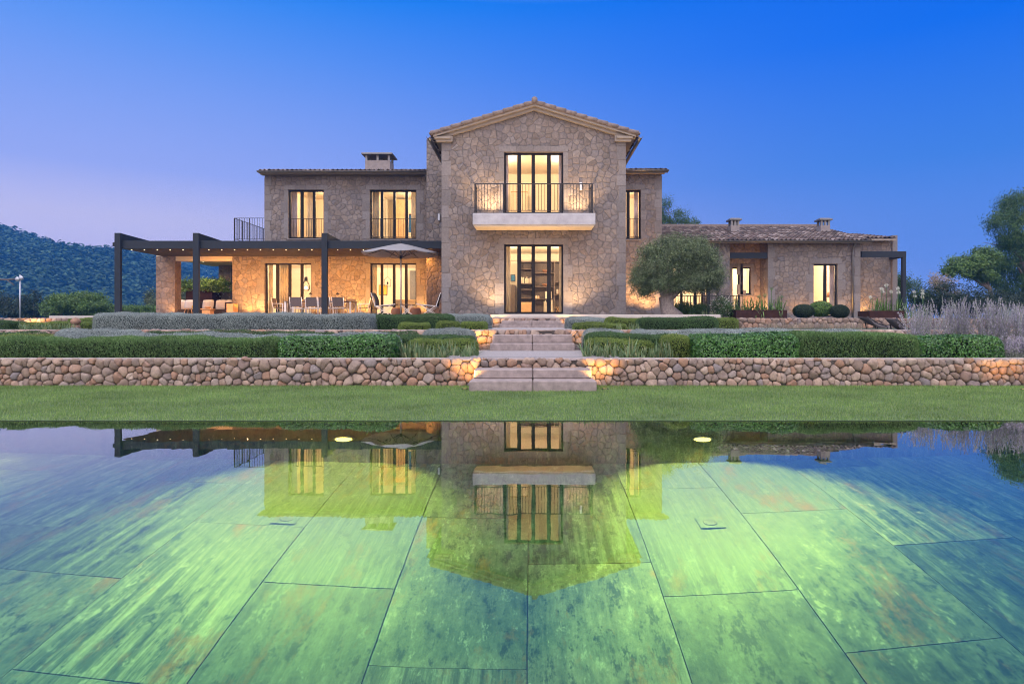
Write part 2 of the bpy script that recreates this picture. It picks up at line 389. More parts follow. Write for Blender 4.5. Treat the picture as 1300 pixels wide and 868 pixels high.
def water():
    t = NT("pool_water"); t.N.remove(t.b)
    g = t.n("ShaderNodeBsdfRefraction"); g.inputs["IOR"].default_value = 1.333; g.inputs["Roughness"].default_value = 0
    gl = t.n("ShaderNodeBsdfGlossy"); gl.inputs["Roughness"].default_value = 0
    bp = t.n("ShaderNodeBump"); bp.inputs["Strength"].default_value = .03; bp.inputs["Distance"].default_value = .02
    t.ln(t.noise(t.pos((1, .6, 1)), 2.2, 3), bp.inputs["Height"])
    for x in (g, gl): t.ln(bp.outputs[0], x.inputs["Normal"])
    fr = t.n("ShaderNodeFresnel"); fr.inputs[0].default_value = 1.45; t.ln(bp.outputs[0], fr.inputs["Normal"])
    ms = t.n("ShaderNodeMixShader"); x = t.math('MULTIPLY', fr.outputs[0], 1.75); x.node.use_clamp = True; t.ln(x, ms.inputs[0]); t.ln(g.outputs[0], ms.inputs[1]); t.ln(gl.outputs[0], ms.inputs[2])
    va = t.n("ShaderNodeVolumeAbsorption"); va.inputs[0].default_value = (.30, .955, .44, 1); va.inputs[1].default_value = .36
    o = t.N["Material Output"]; t.ln(ms.outputs[0], o.inputs["Surface"]); t.ln(va.outputs[0], o.inputs["Volume"]); M["pool_water"] = t.m
water()
leafmat("leaf_silver", [(.13, .165, .165), (.20, .245, .24), (.27, .315, .31), (.34, .385, .37)], .7, .15, .2)
leafmat("leaf_rosemary", [(.045, .10, .03), (.08, .165, .045), (.13, .235, .075), (.20, .29, .12)], .6, .2, .25)
leafmat("leaf_glossy", [(.02, .07, .014), (.036, .115, .02), (.06, .175, .03), (.10, .24, .05)], .28, .15, .5)
leafmat("leaf_box", [(.06, .11, .022), (.11, .175, .03), (.17, .24, .045), (.22, .28, .06)], .5, .25, .3)
leafmat("leaf_green", [(.03, .07, .022), (.05, .11, .03), (.08, .15, .045)], .5, .25, .3)
leafmat("leaf_iris", [(.09, .16, .07), (.14, .22, .10), (.21, .29, .15), (.28, .28, .13)], .5, .3, .3)
leafmat("leaf_olive", [(.04, .062, .024), (.07, .105, .042), (.115, .155, .07), (.18, .215, .125)], .55, .15, .35, 3.6, (.5, 1.5))
leafmat("leaf_tree", [(.022, .055, .016), (.04, .095, .024), (.07, .14, .036), (.11, .17, .05)], .5, .3, .3)
leafmat("leaf_dark", [(.012, .026, .014), (.022, .042, .02), (.035, .06, .03)], .5, .2, .3)
leafmat("leaf_shrub", [(.04, .09, .02), (.07, .14, .03), (.11, .20, .045), (.15, .24, .06)], .45, .25, .35)
leafmat("leaf_hill", [(.012, .035, .02), (.025, .06, .03), (.045, .09, .045), (.07, .12, .06)], .7, .15, .1, .16, (.5, 1.5))
leafmat("sage_bloom", [(.24, .21, .30), (.36, .32, .43), (.50, .46, .56), (.44, .44, .46)], .8, .3, .1)
leafmat("sage_stem", [(.20, .23, .18), (.32, .34, .30)], .8, .1, .1)
leafmat("flower_white", [(.6, .62, .52), (.75, .75, .7)], .7, .3, .1)
leafmat("grass_blade", [(.085, .17, .035), (.14, .25, .055), (.20, .31, .08), (.30, .36, .14)], .55, .3, .25, 1.1, (.68, 1.3))
leafmat("dry_grass", [(.30, .22, .18), (.40, .32, .26), (.24, .26, .14)], .8, .3, .1)
leafmat("linen", [(.72, .64, .52), (.72, .64, .52)], .9, .5, .1); leafmat("sheer", [(.60, .57, .66), (.60, .57, .66)], .9, .5, .1)
emit("lamp_glow", (1, .72, .38), 9); emit("cove_glow", (1, .80, .48), 2.2); emit("pool_lamp_glow", (1, .66, .13), 16); emit("up_glow", (1, .66, .28), 1.2)
WARM = (1.0, .50, .15); WARM2 = (1.0, .70, .38)
# ------------------------------------------------------------------ levels
YE, YW1, YW2, YW3 = 5.70, 8.92, 12.25, 20.5      # pool edge, three garden walls
Z1, Z2, Z3, ZT, ZF = .36, .75, 1.07, 1.2, 1.26   # garden levels, terrace, house floor
PXW, PY0, PD = 7.6, -3.0, 1.63                   # pool half width, near end, depth
# ------------------------------------------------------------------ terrain
def structure(o): o['kind'] = 'structure'; return o
def sheet(name, x0, x1, y0, y1, z, mat):
    return structure(MB().add([(x0, y0, z), (x1, y0, z), (x1, y1, z), (x0, y1, z)], [(0, 1, 2, 3)]).build(name, M[mat]))
m = MB()
prof = [(YW1 + .06, -.05), (YW1 + .06, Z1), (YW2 + .06, Z1 + .01), (YW2 + .06, Z2), (YW3 + .06, Z2 + .005), (YW3 + .06, Z3), (75, Z3), (120, -.5), (220, -2), (6000, -4)]
for i in range(len(prof) - 1):
    (y0, z0), (y1, z1) = prof[i], prof[i + 1]
    m.add([(-3000, y0, z0), (3000, y0, z0), (3000, y1, z1), (-3000, y1, z1)], [(0, 1, 2, 3)])
structure(m.build("ground", M["earth_green"]))
sheet("lawn_earth", -60, 60, YE + .002, YW1 + .07, 0.0, "lawn_soil")
m = MB()
m.box(-60, -PXW - .0, PY0 - 30, YE, -.3, 0); m.box(PXW, 60, PY0 - 30, YE, -.3, 0); m.box(-PXW, PXW, PY0 - 30, PY0, -.3, 0)
structure(m.build("pool_deck", M["terrace_paving"]))
# ------------------------------------------------------------------ pool
m = MB(); t = .3; zt = -.006
m.box(-PXW - t, PXW + t, YE, YE + t, -PD - .3, zt - .004)
m.box(-PXW - t, PXW + t, PY0 - t, PY0, -PD - .3, -.31); m.box(-PXW - t, -PXW, PY0, YE, -PD - .3, -.31); m.box(PXW, PXW + t, PY0, YE, -PD - .3, -.31)
m.box(-PXW, PXW, PY0, YE, -PD - .3, -PD - .03)
structure(m.build("pool_basin", M["pool_slate"]))
m = MB(); tw, tl = .763, 1.5
offs = {-1: 3.02, 0: 3.9, 1: 3.55, 2: 3.03, 3: 3.95, -2: 3.62, -3: 4.3, -4: 3.55, -5: 4.1, 4: 4.2}
for i in range(-11, 11):
    x0 = -.02 + i * tw; o = offs.get(i, random.uniform(3, 4.5))
    y = o - 8 * tl
    while y < YE:
        a, b = max(y, PY0), min(y + tl, YE)
        if b - a > .02:
            g = .0028; z = -PD + random.uniform(-.002, .002)
            m.box(max(x0 + g, -PXW), min(x0 + tw - g, PXW), a + g, b - g, -PD - .028, z)
        y += tl
structure(m.build("pool_floor", M["pool_slate"]))
# closed body of water, its sides sunk into the basin
MBw = MB().box(-PXW - .02, PXW + .02, PY0 - .02, YE + .0015, -PD - .1, -.004)
structure(MBw.build("pool_water", M["pool_water"]))
def pool_lamp(x, label):
    y = YE; r = thing("pool_lamp", label, "pool light", (x, y, -.82), "round underwater lamps on the far pool wall")
    rp = MB(); c = []
    V = []; Fs = []; n = 24
    for rr, yy in ((.10, 0), (.10, -.025), (.082, -.035), (.075, -.02)):
        V += [(x + rr * math.cos(2 * math.pi * k / n), y + yy, -.82 + rr * math.sin(2 * math.pi * k / n)) for k in range(n)]
    for i in range(3):
        Fs += [(i * n + k, i * n + (k + 1) % n, (i + 1) * n + (k + 1) % n, (i + 1) * n + k) for k in range(n)]
    rp.add(V, Fs, True).build("rim", M["galvanised"], r)
    V = [(x + rr * math.cos(2 * math.pi * k / n), y - yy, -.82 + rr * math.sin(2 * math.pi * k / n)) for rr, yy in ((.076, .021), (.068, .058), (.035, .075), (.002, .08)) for k in range(n)]
    MB().add(V, [(j * n + k, j * n + (k + 1) % n, j * n + n + (k + 1) % n, j * n + n + k) for j in range(3) for k in range(n)], True).build("lens", M["pool_lamp_glow"], r)
    light("beam", 'SPOT', (x, y - .095, -.82), POOL_W * (.05 if x < -4 else 1), (1, .56, .20), r, aim=(0, -1, -1.3), spot_size=math.radians(106), spot_blend=1.0, shadow_soft_size=.05)
POOL_W = 3700
for x, l in ((-1.69, "glowing round lamp under water below the parasol's mirror image"), (1.54, "glowing round lamp under water below the olive tree's mirror image"),
             (-4.86, "glowing round lamp under water at the far left of the pool wall")):
    pool_lamp(x, l)
for x, y, l in ((PX(336, 1) * 4.05, 4.42, "small round floor drain on the slab left of the house's mirror image"), (PX(921, 1) * 4.05, 4.40, "small round floor drain on the slab right of the house's mirror image")):
    r = thing("pool_drain", l, "drain", (x, y, -PD), "round drains in the pool floor")
    MB().box(x - .085, x + .085, y - .085, y + .085, -PD + .004, -PD + .008).build("plate", M["pool_slate"], r)
    MB().lathe((x, y, -PD + .008), [(.05, 0), (.05, .003), (.044, .005), (.040, .002), (.001, .002)], 24).build("ring", M["zinc"], r)
# ------------------------------------------------------------------ cobble walls
def clip(poly, nx, ny, d):
    out = []; n = len(poly)
    for i in range(n):
        a, b = poly[i], poly[(i + 1) % n]
        da = a[0] * nx + a[1] * ny - d; db = b[0] * nx + b[1] * ny - d
        if da <= 0: out.append(a)
        if (da < 0 < db) or (db < 0 < da):
            k = da / (da - db); out.append((a[0] + (b[0] - a[0]) * k, a[1] + (b[1] - a[1]) * k))
    return out
def voronoi(x0, x1, z0, z1, s, an=1.0):
    pts = []; nz = max(1, round((z1 - z0) / s)); hz = (z1 - z0) / nz; nx = max(1, round((x1 - x0) / (s * an))); hx = (x1 - x0) / nx
    for j in range(-1, nz + 1):
        for i in range(-1, nx + 1):
            if random.random() < .17: continue
            pts.append((x0 + (i + .5 + (j % 2) * .5 - .25 + random.uniform(-.42, .42)) * hx, z0 + (j + .5 + random.uniform(-.36, .36)) * hz))
            if random.random() < .24: pts.append((pts[-1][0] + hx * .45, pts[-1][1] + hz * random.uniform(-.3, .3)))
    P = np.array(pts); cells = []
    for i, p in enumerate(pts):
        if not (x0 - s * .2 < p[0] < x1 + s * .2 and z0 - s * .2 < p[1] < z1 + s * .2): continue
        d2 = ((P - P[i]) ** 2).sum(1); idx = np.argsort(d2)[1:22]
        poly = [(x0, z0), (x1, z0), (x1, z1), (x0, z1)]
        poly = [(max(x0, p[0] - 2 * s), max(z0, p[1] - 2 * s)), (min(x1, p[0] + 2 * s), max(z0, p[1] - 2 * s)), (min(x1, p[0] + 2 * s), min(z1, p[1] + 2 * s)), (max(x0, p[0] - 2 * s), min(z1, p[1] + 2 * s))]
        for j in idx:
            q = pts[j]; nx_, ny_ = q[0] - p[0], q[1] - p[1]
            poly = clip(poly, nx_, ny_, (nx_ * (p[0] + q[0]) + ny_ * (p[1] + q[1])) / 2)
            if len(poly) < 3: break
        if len(poly) >= 3: cells.append(poly)
    return cells
def stone_mesh(mb, poly, put, gap, bulge):
    c = np.array(poly); cen = c.mean(0); rad = np.linalg.norm(c - cen, axis=1).mean()
    if rad < gap * 1.6: return
    for _ in range(1):                                           # split long edges so the outline rounds off evenly
        nn = []
        for a, b in zip(c, np.roll(c, -1, 0)):
            nn.append(a)
            if np.linalg.norm(b - a) > rad * .8: nn.append((a + b) / 2)
        c = np.array(nn)
    ang = np.linspace(0, 2 * np.pi, 26, endpoint=False); pa = np.arctan2(c[:, 1] - cen[1], c[:, 0] - cen[0]); pr = np.linalg.norm(c - cen, axis=1)
    o_ = np.argsort(pa); rr = np.interp(ang, np.r_[pa[o_] - 2 * np.pi, pa[o_], pa[o_] + 2 * np.pi], np.r_[pr[o_], pr[o_], pr[o_]])
    sm = sum(np.roll(rr, k) * w for k, w in zip((-3, -2, -1, 0, 1, 2, 3), (1, 2, 3, 4, 3, 2, 1))) / 16; rr = rr * .45 + np.minimum(rr, sm * 1.02) * .55
    c = cen + np.c_[np.cos(ang), np.sin(ang)] * rr[:, None]
    for _ in range(1):
        nxt = np.roll(c, -1, 0); c = (c * .5 + nxt * .25 + np.roll(c, 1, 0) * .25)
    k = max(.3, 1 - gap / rad); n = len(c); V = []; Fs = []
    tilt = RNG.normal(0, .16, 2); ph = RNG.uniform(0, 9); h = bulge * rad * random.uniform(.75, 1.2)
    rings = [(.98, -.6), (1.0, .0), (.93, .42), (.78, .72), (.52, .93), (.24, 1.0)]
    for s, dz in rings:
        q = cen + (c - cen) * k * s; d = h * dz + (q - cen) @ tilt * max(dz, 0)
        d = d + np.array([mnoise.noise((x * 7 + ph, z * 7, ph)) for x, z in q]) * .22 * rad * max(dz, 0)
        V += [put(x, z, e) for (x, z), e in zip(q, np.atleast_1d(d))]
    V.append(put(cen[0], cen[1], h * 1.02 + .22 * rad * mnoise.noise((cen[0] * 7 + ph, cen[1] * 7, ph))))
    for i in range(len(rings) - 1):
        Fs += [(i * n + j, i * n + (j + 1) % n, (i + 1) * n + (j + 1) % n, (i + 1) * n + j) for j in range(n)]
    o = (len(rings) - 1) * n; Fs += [(o + j, o + (j + 1) % n, len(V) - 1) for j in range(n)]
    mb.add(V, Fs, True)
def cobble_wall(label, x0, x1, y, z0, z1, s, thick=.34, gap=.0045, bulge=.48, gaps=(), name="fieldstone_wall"):
    r = thing(name, label, "stone wall", ((x0 + x1) / 2, y, z0))
    mb = MB(); d = .035
    for poly in voronoi(x0, x1, z0 - .02, z1, s, 1.05):
        stone_mesh(mb, poly, lambda x, z, e: (x, y + d - e, z), gap, bulge)
    top = voronoi(x0, x1, y + .02, y + thick - .02, s * 1.1)       # flat top course
    for poly in top: stone_mesh(mb, poly, lambda x, yy, e: (x, yy, z1 - .025 + e * .35), gap * .8, .4)
    mb.build("stones", M["field_stone"], r)
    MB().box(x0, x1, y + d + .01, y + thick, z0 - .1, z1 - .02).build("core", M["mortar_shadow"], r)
    MB().box(x0, x1, y + d + .025, y + thick - .01, z1 - .02, z1 - .006).build("bedding", M["wall_top_mortar"], r)
    return r
cobble_wall("long low wall of rounded pink and grey boulders along the lawn", -11, 13, YW1, -.01, .39, .112)
cobble_wall("middle garden wall of small boulders behind the front hedges, lit beside the second steps", -14, 12, YW2, Z1, .775, .15)
cobble_wall("rear garden wall of small stones below the house terrace", -21, 16, YW3, Z2, 1.085, .16)
# ------------------------------------------------------------------ steps
def steps(label, yw, z0, rows, hw_list, xc=.02, depth=.36):
    r = thing("stone_steps", label, "steps", (xc, yw, z0)); n = len(rows)
    zb = z0
    for i, (h, hw) in enumerate(zip(rows, hw_list)):
        y0 = yw - depth * (n - i)
        for sgn in (-1, 1):
            a, b = (xc - hw, xc - .004) if sgn < 0 else (xc + .004, xc + hw)
            MB().box(a, b, y0, yw + .03, zb + (.002 if i else -.05), zb + h, .012).build("tread_block", M["tread_stone"], r)
        zb += h
    return r
steps("lowest pair of broad stone steps rising from the lawn", YW1 + .02, 0, (.135, .125), (.835, .80))
steps("middle stone steps between the iris beds on the gravel path", YW2 + .02, Z1 + .01, (.155, .155), (.78, .76))
steps("upper stone steps just below the villa's glazed front door", YW3 + .02, Z2 + .01, (.13, .10), (1.02, .98))
sheet("gravel_path", -1.25, 1.3, YW1 + .36, YW2 - .3, Z1 + .03, "gravel")
sheet("gravel_landing", -1.25, 1.3, YW2 + .34, YW3 - .3, Z2 + .02, "gravel")
m = MB(); m.box(PX(622, YW3), 6.2, YW3 + .12, 30, ZT - .12, ZT, .015); m.box(-18.15, PX(622, YW3) - .004, YW3 + 3.2, 35.4, ZT - .12, ZT, .01)
structure(m.build("terrace", M["slab_stone"]))
MB_ = MB().box(PX(640, 23.2) - .2, PX(715, 23.2) + .2, 22.9, 23.58, ZT + .002, ZF - .01, .01)
tag(MB_.build("door_step", M["slab_stone"]), "broad pale stone doorstep in front of the villa's ground floor door", "doorstep")
# ------------------------------------------------------------------ ground lamps
def uplight(loc, label, watts, aim=(0, .35, 1), group="small recessed garden uplights", size=.05, spot=1.9, col=None):
    r = thing("recessed_uplight", label, "uplight", loc, group); x, y, z = loc
    MB().lathe((x, y, z), [(size, -.01), (size, .002), (size * .8, .004), (size * .78, -.004)], 16).build("rim", M["iron"], r)
    MB().lathe((x, y, z - .003), [(size * .77, 0), (size * .5, .006), (.002, .008)], 16).build("lens", M["up_glow"], r)
    light("beam", 'SPOT', (x, y, z + .05), watts, col or (1, .49, .13), r, aim=aim, spot_size=spot, spot_blend=.8, shadow_soft_size=.05)
for px, w in ((590, "left"), (768, "right")):
    uplight((PX(px, 8.45), 8.45, .012), f"recessed lamp in the lawn lighting the boulders on the {w} of the lowest steps", 90, (0.2 if w == "left" else -.2, .62, .75))
for px, w in ((608, "left"), (745, "right")):
    uplight((PX(px, 11.8), 11.8, Z1 + .03), f"recessed lamp lighting the wall on the {w} of the middle steps", 95, (0, .6, .8))
for px, w in ((626, "left"), (722, "right")):
    uplight((PX(px, 20.0), 20.0, Z2 + .03), f"recessed lamp lighting the wall on the {w} of the upper steps", 80, (0, .6, .8))
uplight((PX(28, 20.0), 20.0, Z2 + .03), "recessed lamp lighting the garden wall at the far left", 150, (0, .6, .8), spot=2.2)
uplight((PX(1300, 8.4), 8.4, .012), "recessed lamp in the lawn at the far right end of the boulder wall", 46, (0.1, .6, .8))
# ------------------------------------------------------------------ villa
villa = thing("stone_villa", "two-storey rubble stone villa with a gabled front, a balcony and low tiled wings", "house", (0, 30, Z3))
YG, YL, YR, YS = 23.6, 30.5, 29.2, 31.3
GX0, GX1 = -3.35, 3.53
def wall(name, x0, x1, z0, z1, y, th, holes, mat, parent, top=None):
    """front wall in the plane y, holes = list of (xa, xb, za, zb); top = extra (x, z) points above z1 for a gable"""
    xs = sorted({x0, x1, *[h[0] for h in holes], *[h[1] for h in holes]}); zs = sorted({z0, z1, *[h[2] for h in holes], *[h[3] for h in holes]})
    def solid(i, j):
        if not (0 <= i < len(xs) - 1 and 0 <= j < len(zs) - 1): return None
        cx, cz = (xs[i] + xs[i + 1]) / 2, (zs[j] + zs[j + 1]) / 2
        return not any(h[0] < cx < h[1] and h[2] < cz < h[3] for h in holes)
    mb = MB()
    for i in range(len(xs) - 1):
        for j in range(len(zs) - 1):
            if not solid(i, j): continue
            a, b, c, d = xs[i], xs[i + 1], zs[j], zs[j + 1]
            mb.add([(a, y, c), (b, y, c), (b, y, d), (a, y, d)], [(0, 1, 2, 3)])
            mb.add([(a, y + th, c), (b, y + th, c), (b, y + th, d), (a, y + th, d)], [(3, 2, 1, 0)])
            for di, dj, e in ((-1, 0, ((a, c), (a, d))), (1, 0, ((b, d), (b, c))), (0, -1, ((b, c), (a, c))), (0, 1, ((a, d), (b, d)))):
                if not solid(i + di, j + dj):
                    if top and dj == 1 and j == len(zs) - 2: continue
                    (p, q), (r, s) = e; mb.add([(p, y, q), (r, y, s), (r, y + th, s), (p, y + th, q)], [(0, 1, 2, 3)])
    if top:
        pl = [(x0, z1)] + [(x, z1) for x in xs[1:-1]] + [(x1, z1)] + top; n = len(pl)
        mb.add([(x, y, z) for x, z in pl] + [(x, y + th, z) for x, z in pl], [tuple(range(n)), tuple(range(2 * n - 1, n - 1, -1))] + [(i, i + n, i + 1 + n, i + 1) for i in range(len(xs) - 1, n - 1)] + [(n - 1, 2 * n - 1, n, 0)])
    me = mb.mesh(name, fix=False)
    return link(name, me, mat, parent)
def surround(hole, y, parent, w=.19, sill=True, seed=0):
    xa, xb, za, zb = hole; mb = MB(); rr = random.Random(seed); p = .012
    for side in (-1, 1):
        z = za
        while z < zb - .01:
            h = min(rr.uniform(.32, .55), zb - z); ww = w + rr.choice((0, .0, .16))
            if zb - z - h < .15: h = zb - z
            a, b = (xa - ww, xa - .002) if side < 0 else (xb + .002, xb + ww)
            mb.box(a, b, y - p, y + .10, z + .004, z + h - .004, .006); z += h
    n = max(2, round((xb - xa + 2 * w) / .6)); st = (xb - xa + 2 * w) / n
    for i in range(n):
        mb.box(xa - w + i * st + .004, xa - w + (i + 1) * st - .004, y - p, y + .10, zb + .003, zb + w * 1.15, .006)
    if sill: mb.box(xa - .05, xb + .05, y - .05, y + .25, za - .06, za - .002, .01)
    return mb.build("window_surround" , M["dressed_stone"], parent)
def quoins(x, side, y, z0, z1, parent, seed=1):
    mb = MB(); rr = random.Random(seed); z = z0; k = 0
    while z < z1 - .02:
        h = min(rr.uniform(.35, .6), z1 - z); ww = .26 if k % 2 else .34; k += 1
        a, b = (x - .012, x + ww) if side < 0 else (x - ww, x + .012)
        mb.box(a, b, y - .012, y + (.34 if k % 2 else .26), z + .004, z + h - .004, .006); z += h
    return mb.build("quoin", M["dressed_stone"], parent)
def window(hole, y, mulls, parent, name="window", sash=.055, rail=None, inset=.14, jamb=.06, kick=.0, handle=True):
    """mulls: list of (x, width) of the uprights; the dark frame is the part, glass, rail and handle its sub-parts"""
    xa, xb, za, zb = hole; y = y + inset; mb = MB()
    mb.box(xa + .002, xa + jamb, y, y + .07, za + .002, zb - .002); mb.box(xb - jamb, xb - .002, y, y + .07, za + .002, zb - .002)
    mb.box(xa + jamb, xb - jamb, y, y + .07, zb - .07, zb - .003); mb.box(xa + jamb, xb - jamb, y, y + .07, za + .003, za + .08 + kick)
    for x, w in mulls: mb.box(x - w / 2, x + w / 2, y - .012, y + .055, za + .08 + kick, zb - .07)
    edges = [xa + jamb] + [e for x, w in mulls for e in (x - w / 2, x + w / 2)] + [xb - jamb]
    f = mb.build(name, M["bronze_frame"], parent)
    g = MB()
    for i in range(0, len(edges), 2):
        g.add([(edges[i] + .003, y + .03, za + .083 + kick), (edges[i + 1] - .003, y + .03, za + .083 + kick), (edges[i + 1] - .003, y + .03, zb - .073), (edges[i] + .003, y + .03, zb - .073)], [(0, 1, 2, 3)])
    g.build("glass_pane", M["glass"], f)
    if handle and mulls:
        x, w = mulls[len(mulls) // 2]; z = za + 1.02
        MB().box(x - .012, x + .012, y - .05, y - .013, z - .07, z + .07, .006).build("handle", M["iron"], f)
    if rail:
        r = MB(); yr = y - .09; zt, zb2, n = rail
        r.box(xa + .003, xb - .003, yr - .018, yr + .018, zt - .018, zt); r.box(xa + .003, xb - .003, yr - .012, yr + .012, zb2, zb2 + .016)
        for i in range(1, n): 
            x = xa + (xb - xa) * i / n; r.box(x - .007, x + .007, yr - .007, yr + .007, zb2 + .016, zt - .018)
        r.build("guard_rail", M["iron"], f)
    return f
def H(px0, px1, py0, py1, y): return (PX(px0, y), PX(px1, y), PZ(py1, y), PZ(py0, y))
def room(x0, x1, y0, y1, z0, z1, watts, parent, lamps=1, cove=False, holes_front=True, wcol=(1, .71, .44)):
    mb = MB(); a, b, c, d, e, f = x0, x1, y0, y1, z0, z1
    mb.add([(a, d, e), (b, d, e), (b, d, f), (a, d, f)], [(0, 1, 2, 3)]); mb.add([(a, c, e), (a, d, e), (a, d, f), (a, c, f)], [(0, 1, 2, 3)])
    mb.add([(b, c, e), (b, d, e), (b, d, f), (b, c, f)], [(0, 1, 2, 3)]); mb.add([(a, c, f), (b, c, f), (b, d, f), (a, d, f)], [(0, 1, 2, 3)])
    r = link("room", mb.mesh("room", False), M["interior_plaster"], parent)
    MB().add([(a, c, e), (b, c, e), (b, d, e), (a, d, e)], [(0, 1, 2, 3)]).build("room_floor", M["interior_floor"], r)
    if cove:
        MB().box(a + .02, b - .02, d - .30, d - .22, f - .34, f - .30).build("cove_ledge", M["interior_plaster"], r)
        MB().box(a + .05, b - .05, d - .20, d - .12, f - .33, f - .31).build("cove_lamp", M["cove_glow"], r)
    for i in range(lamps):
        x = a + (b - a) * (i + .5) / lamps
        light("room_lamp", 'POINT', (x, (c * .6 + d * .4), f - .45), watts / lamps * 3.0, wcol, r, shadow_soft_size=0)
    return r
HS = M["house_stone"]
# --- gabled front
GD = H(640, 715, 310, 398.5, YG); GU = H(640, 715, 193, 271, YG)
ZGE = 7.80; XR = .12; ZA = 8.85; SL = (ZA - ZGE) / 3.44
wall("gable_wall", GX0, GX1, Z3 - .3, ZGE, YG, .45, [GD, GU], HS, villa, top=[(GX1, ZA - SL * (GX1 - XR)), (XR, ZA), (GX0, ZA - SL * (XR - GX0))])
surround(GD, YG, villa, sill=False, seed=3); surround(GU, YG, villa, sill=False, seed=4)
quoins(GX0, -1, YG, ZT + .01, 7.72, villa, 5); quoins(GX1, 1, YG, ZT + .01, 7.72, villa, 6)
mb = MB(); mb.box(GX0, GX0 + .4, YG + .451, 36, Z3 - .3, ZGE - .02); mb.box(GX1 - .4, GX1, YG + .451, 36, Z3 - .3, ZGE - .02); mb.box(GX0 + .401, GX1 - .401, 35.6, 36, Z3 - .3, ZGE)
mb.build("side_wall", HS, villa)
def mpx(c, y, wpx): return (PX(c, y), PX(c + wpx, y) - PX(c, y))
mg = [mpx(659, YG, 5), mpx(677, YG, 4.5), mpx(697, YG, 5)]
window(GD, YG, mg, villa, "french_door"); window(GU, YG, mg, villa, "french_door")
# cornice in two steps, deck, tiles
def gable_slab(zlo, zhi, hw, y0, y1):
    f = lambda x, dz: ZA + dz - SL * abs(x - XR)
    return [(XR - hw, f(XR - hw, zlo)), (XR, ZA + zlo), (XR + hw, f(XR + hw, zlo)), (XR + hw, f(XR + hw, zhi)), (XR, ZA + zhi), (XR - hw, f(XR - hw, zhi))]
mb = MB(); mb.prism(gable_slab(.004, .115, 3.56, 0, 0), YG - .13, 36.1); mb.prism(gable_slab(.118, .215, 3.76, 0, 0), YG - .26, 36.2)
corn = mb.build("cornice", M["cornice_stone"], villa)
for sg, xe in ((-1, GX0), (1, GX1)):     # short level returns at the eaves corners
    mb = MB()
    zc = ZA - SL * abs(xe - XR)
    mb.box(min(xe - sg * .42, xe + sg * .2), max(xe - sg * .42, xe + sg * .2), YG - .15, YG - .0, zc - .12, zc + .10, .01)
    mb.box(min(xe - sg * .36, xe + sg * .26), max(xe - sg * .36, xe + sg * .26), YG - .22, YG - .005, zc - .03, zc + .06, .01)
    mb.build("cornice_return", M["cornice_stone"], villa)
def tiles(parent, o, u, s, wdt, length, pitch=.215, course=.36, name="roof", thick=.05):
    """barrel tiles: o eave start, u along the eave, s up the slope; returns the tile mesh object"""
    o = np.array(o, float); u = np.array(u, float); u /= np.linalg.norm(u); s = np.array(s, float); s /= np.linalg.norm(s); nrm = np.cross(u, s); nrm *= np.sign(nrm[2])
    nc = max(1, round(wdt / pitch)); nr = max(1, round(length / course)); pu = wdt / nc; ps = length / nr; K = 8
    V = []; UV = []; Fs = []
    for r in range(nr):
        for c in range(nc):
            jit = random.uniform(-.012, .012); lift = random.uniform(-.006, .008); b = len(V)
            for e in (0, 1):
                for k in range(K + 1):
                    t = k / K; w = math.cos((t - .5) * 2 * math.pi) * .5 + .5; hh = .075 * w ** .75 + (.035 if e == 0 else .0) + lift
                    q = o + u * (c + t) * pu + s * ((r + e * 1.08) * ps + jit - (.04 if r == 0 and e == 0 else 0)) + nrm * hh
                    V.append(q); UV.append((c + .5, r + .5))
            for k in range(K): Fs.append((b + k, b + k + 1, b + K + 2 + k, b + K + 1 + k))
            b2 = len(V)                                   # butt end of the tile
            for k in range(K + 1): V.append(V[b + k]); UV.append((c + .5, r + .5))
            for k in range(K + 1): V.append(V[b + k] - nrm * .03); UV.append((c + .5, r + .5))
            for k in range(K): Fs.append((b2 + k, b2 + K + 1 + k, b2 + K + 2 + k, b2 + k + 1))
    me = D.meshes.new(name); me.from_pydata([tuple(p) for p in V], [], Fs)
    l = me.uv_layers.new(); li = np.empty(len(me.loops), np.int32); me.loops.foreach_get("vertex_index", li)
    l.data.foreach_set("uv", np.array(UV, np.float32)[li].ravel())
    me.polygons.foreach_set("use_smooth", [True] * len(me.polygons))
    return link(name, me, M["roof_tile"], parent)
th = .225
ce = math.hypot(1, SL)
zt_ = lambda x: ZA + th - SL * abs(x - XR)
rl = tiles(villa, (XR - 3.86, 36.2, zt_(XR - 3.86)), (0, -1, 0), (1, 0, SL), 36.2 - (YG - .31), 3.86 * ce, name="roof")
rr_ = tiles(villa, (XR + 3.86, YG - .31, zt_(XR + 3.86)), (0, 1, 0), (-1, 0, SL), 36.2 - (YG - .31), 3.86 * ce, name="roof")
mb = MB()                                                # verge tiles along the front rake and ridge tiles
for sg in (-1, 1):
    n = 10
    for i in range(n):
        a = 3.86 * (1 - i / n); b = 3.86 * (1 - (i + 1.1) / n)
        za_, zb_ = zt_(XR + a) + .055, zt_(XR + b) + .03
        mb.tube([(XR + sg * a, YG - .27, za_), (XR + sg * max(b, 0), YG - .27, zb_)], [.085, .07], 10)
for i in range(26):
    y0 = YG - .36 + i * .48; mb.tube([(XR, y0, ZA + th + .09), (XR, y0 + .52, ZA + th + .07)], [.115, .10], 10)
mb.build("ridge_tiles", M["roof_tile"], rl)
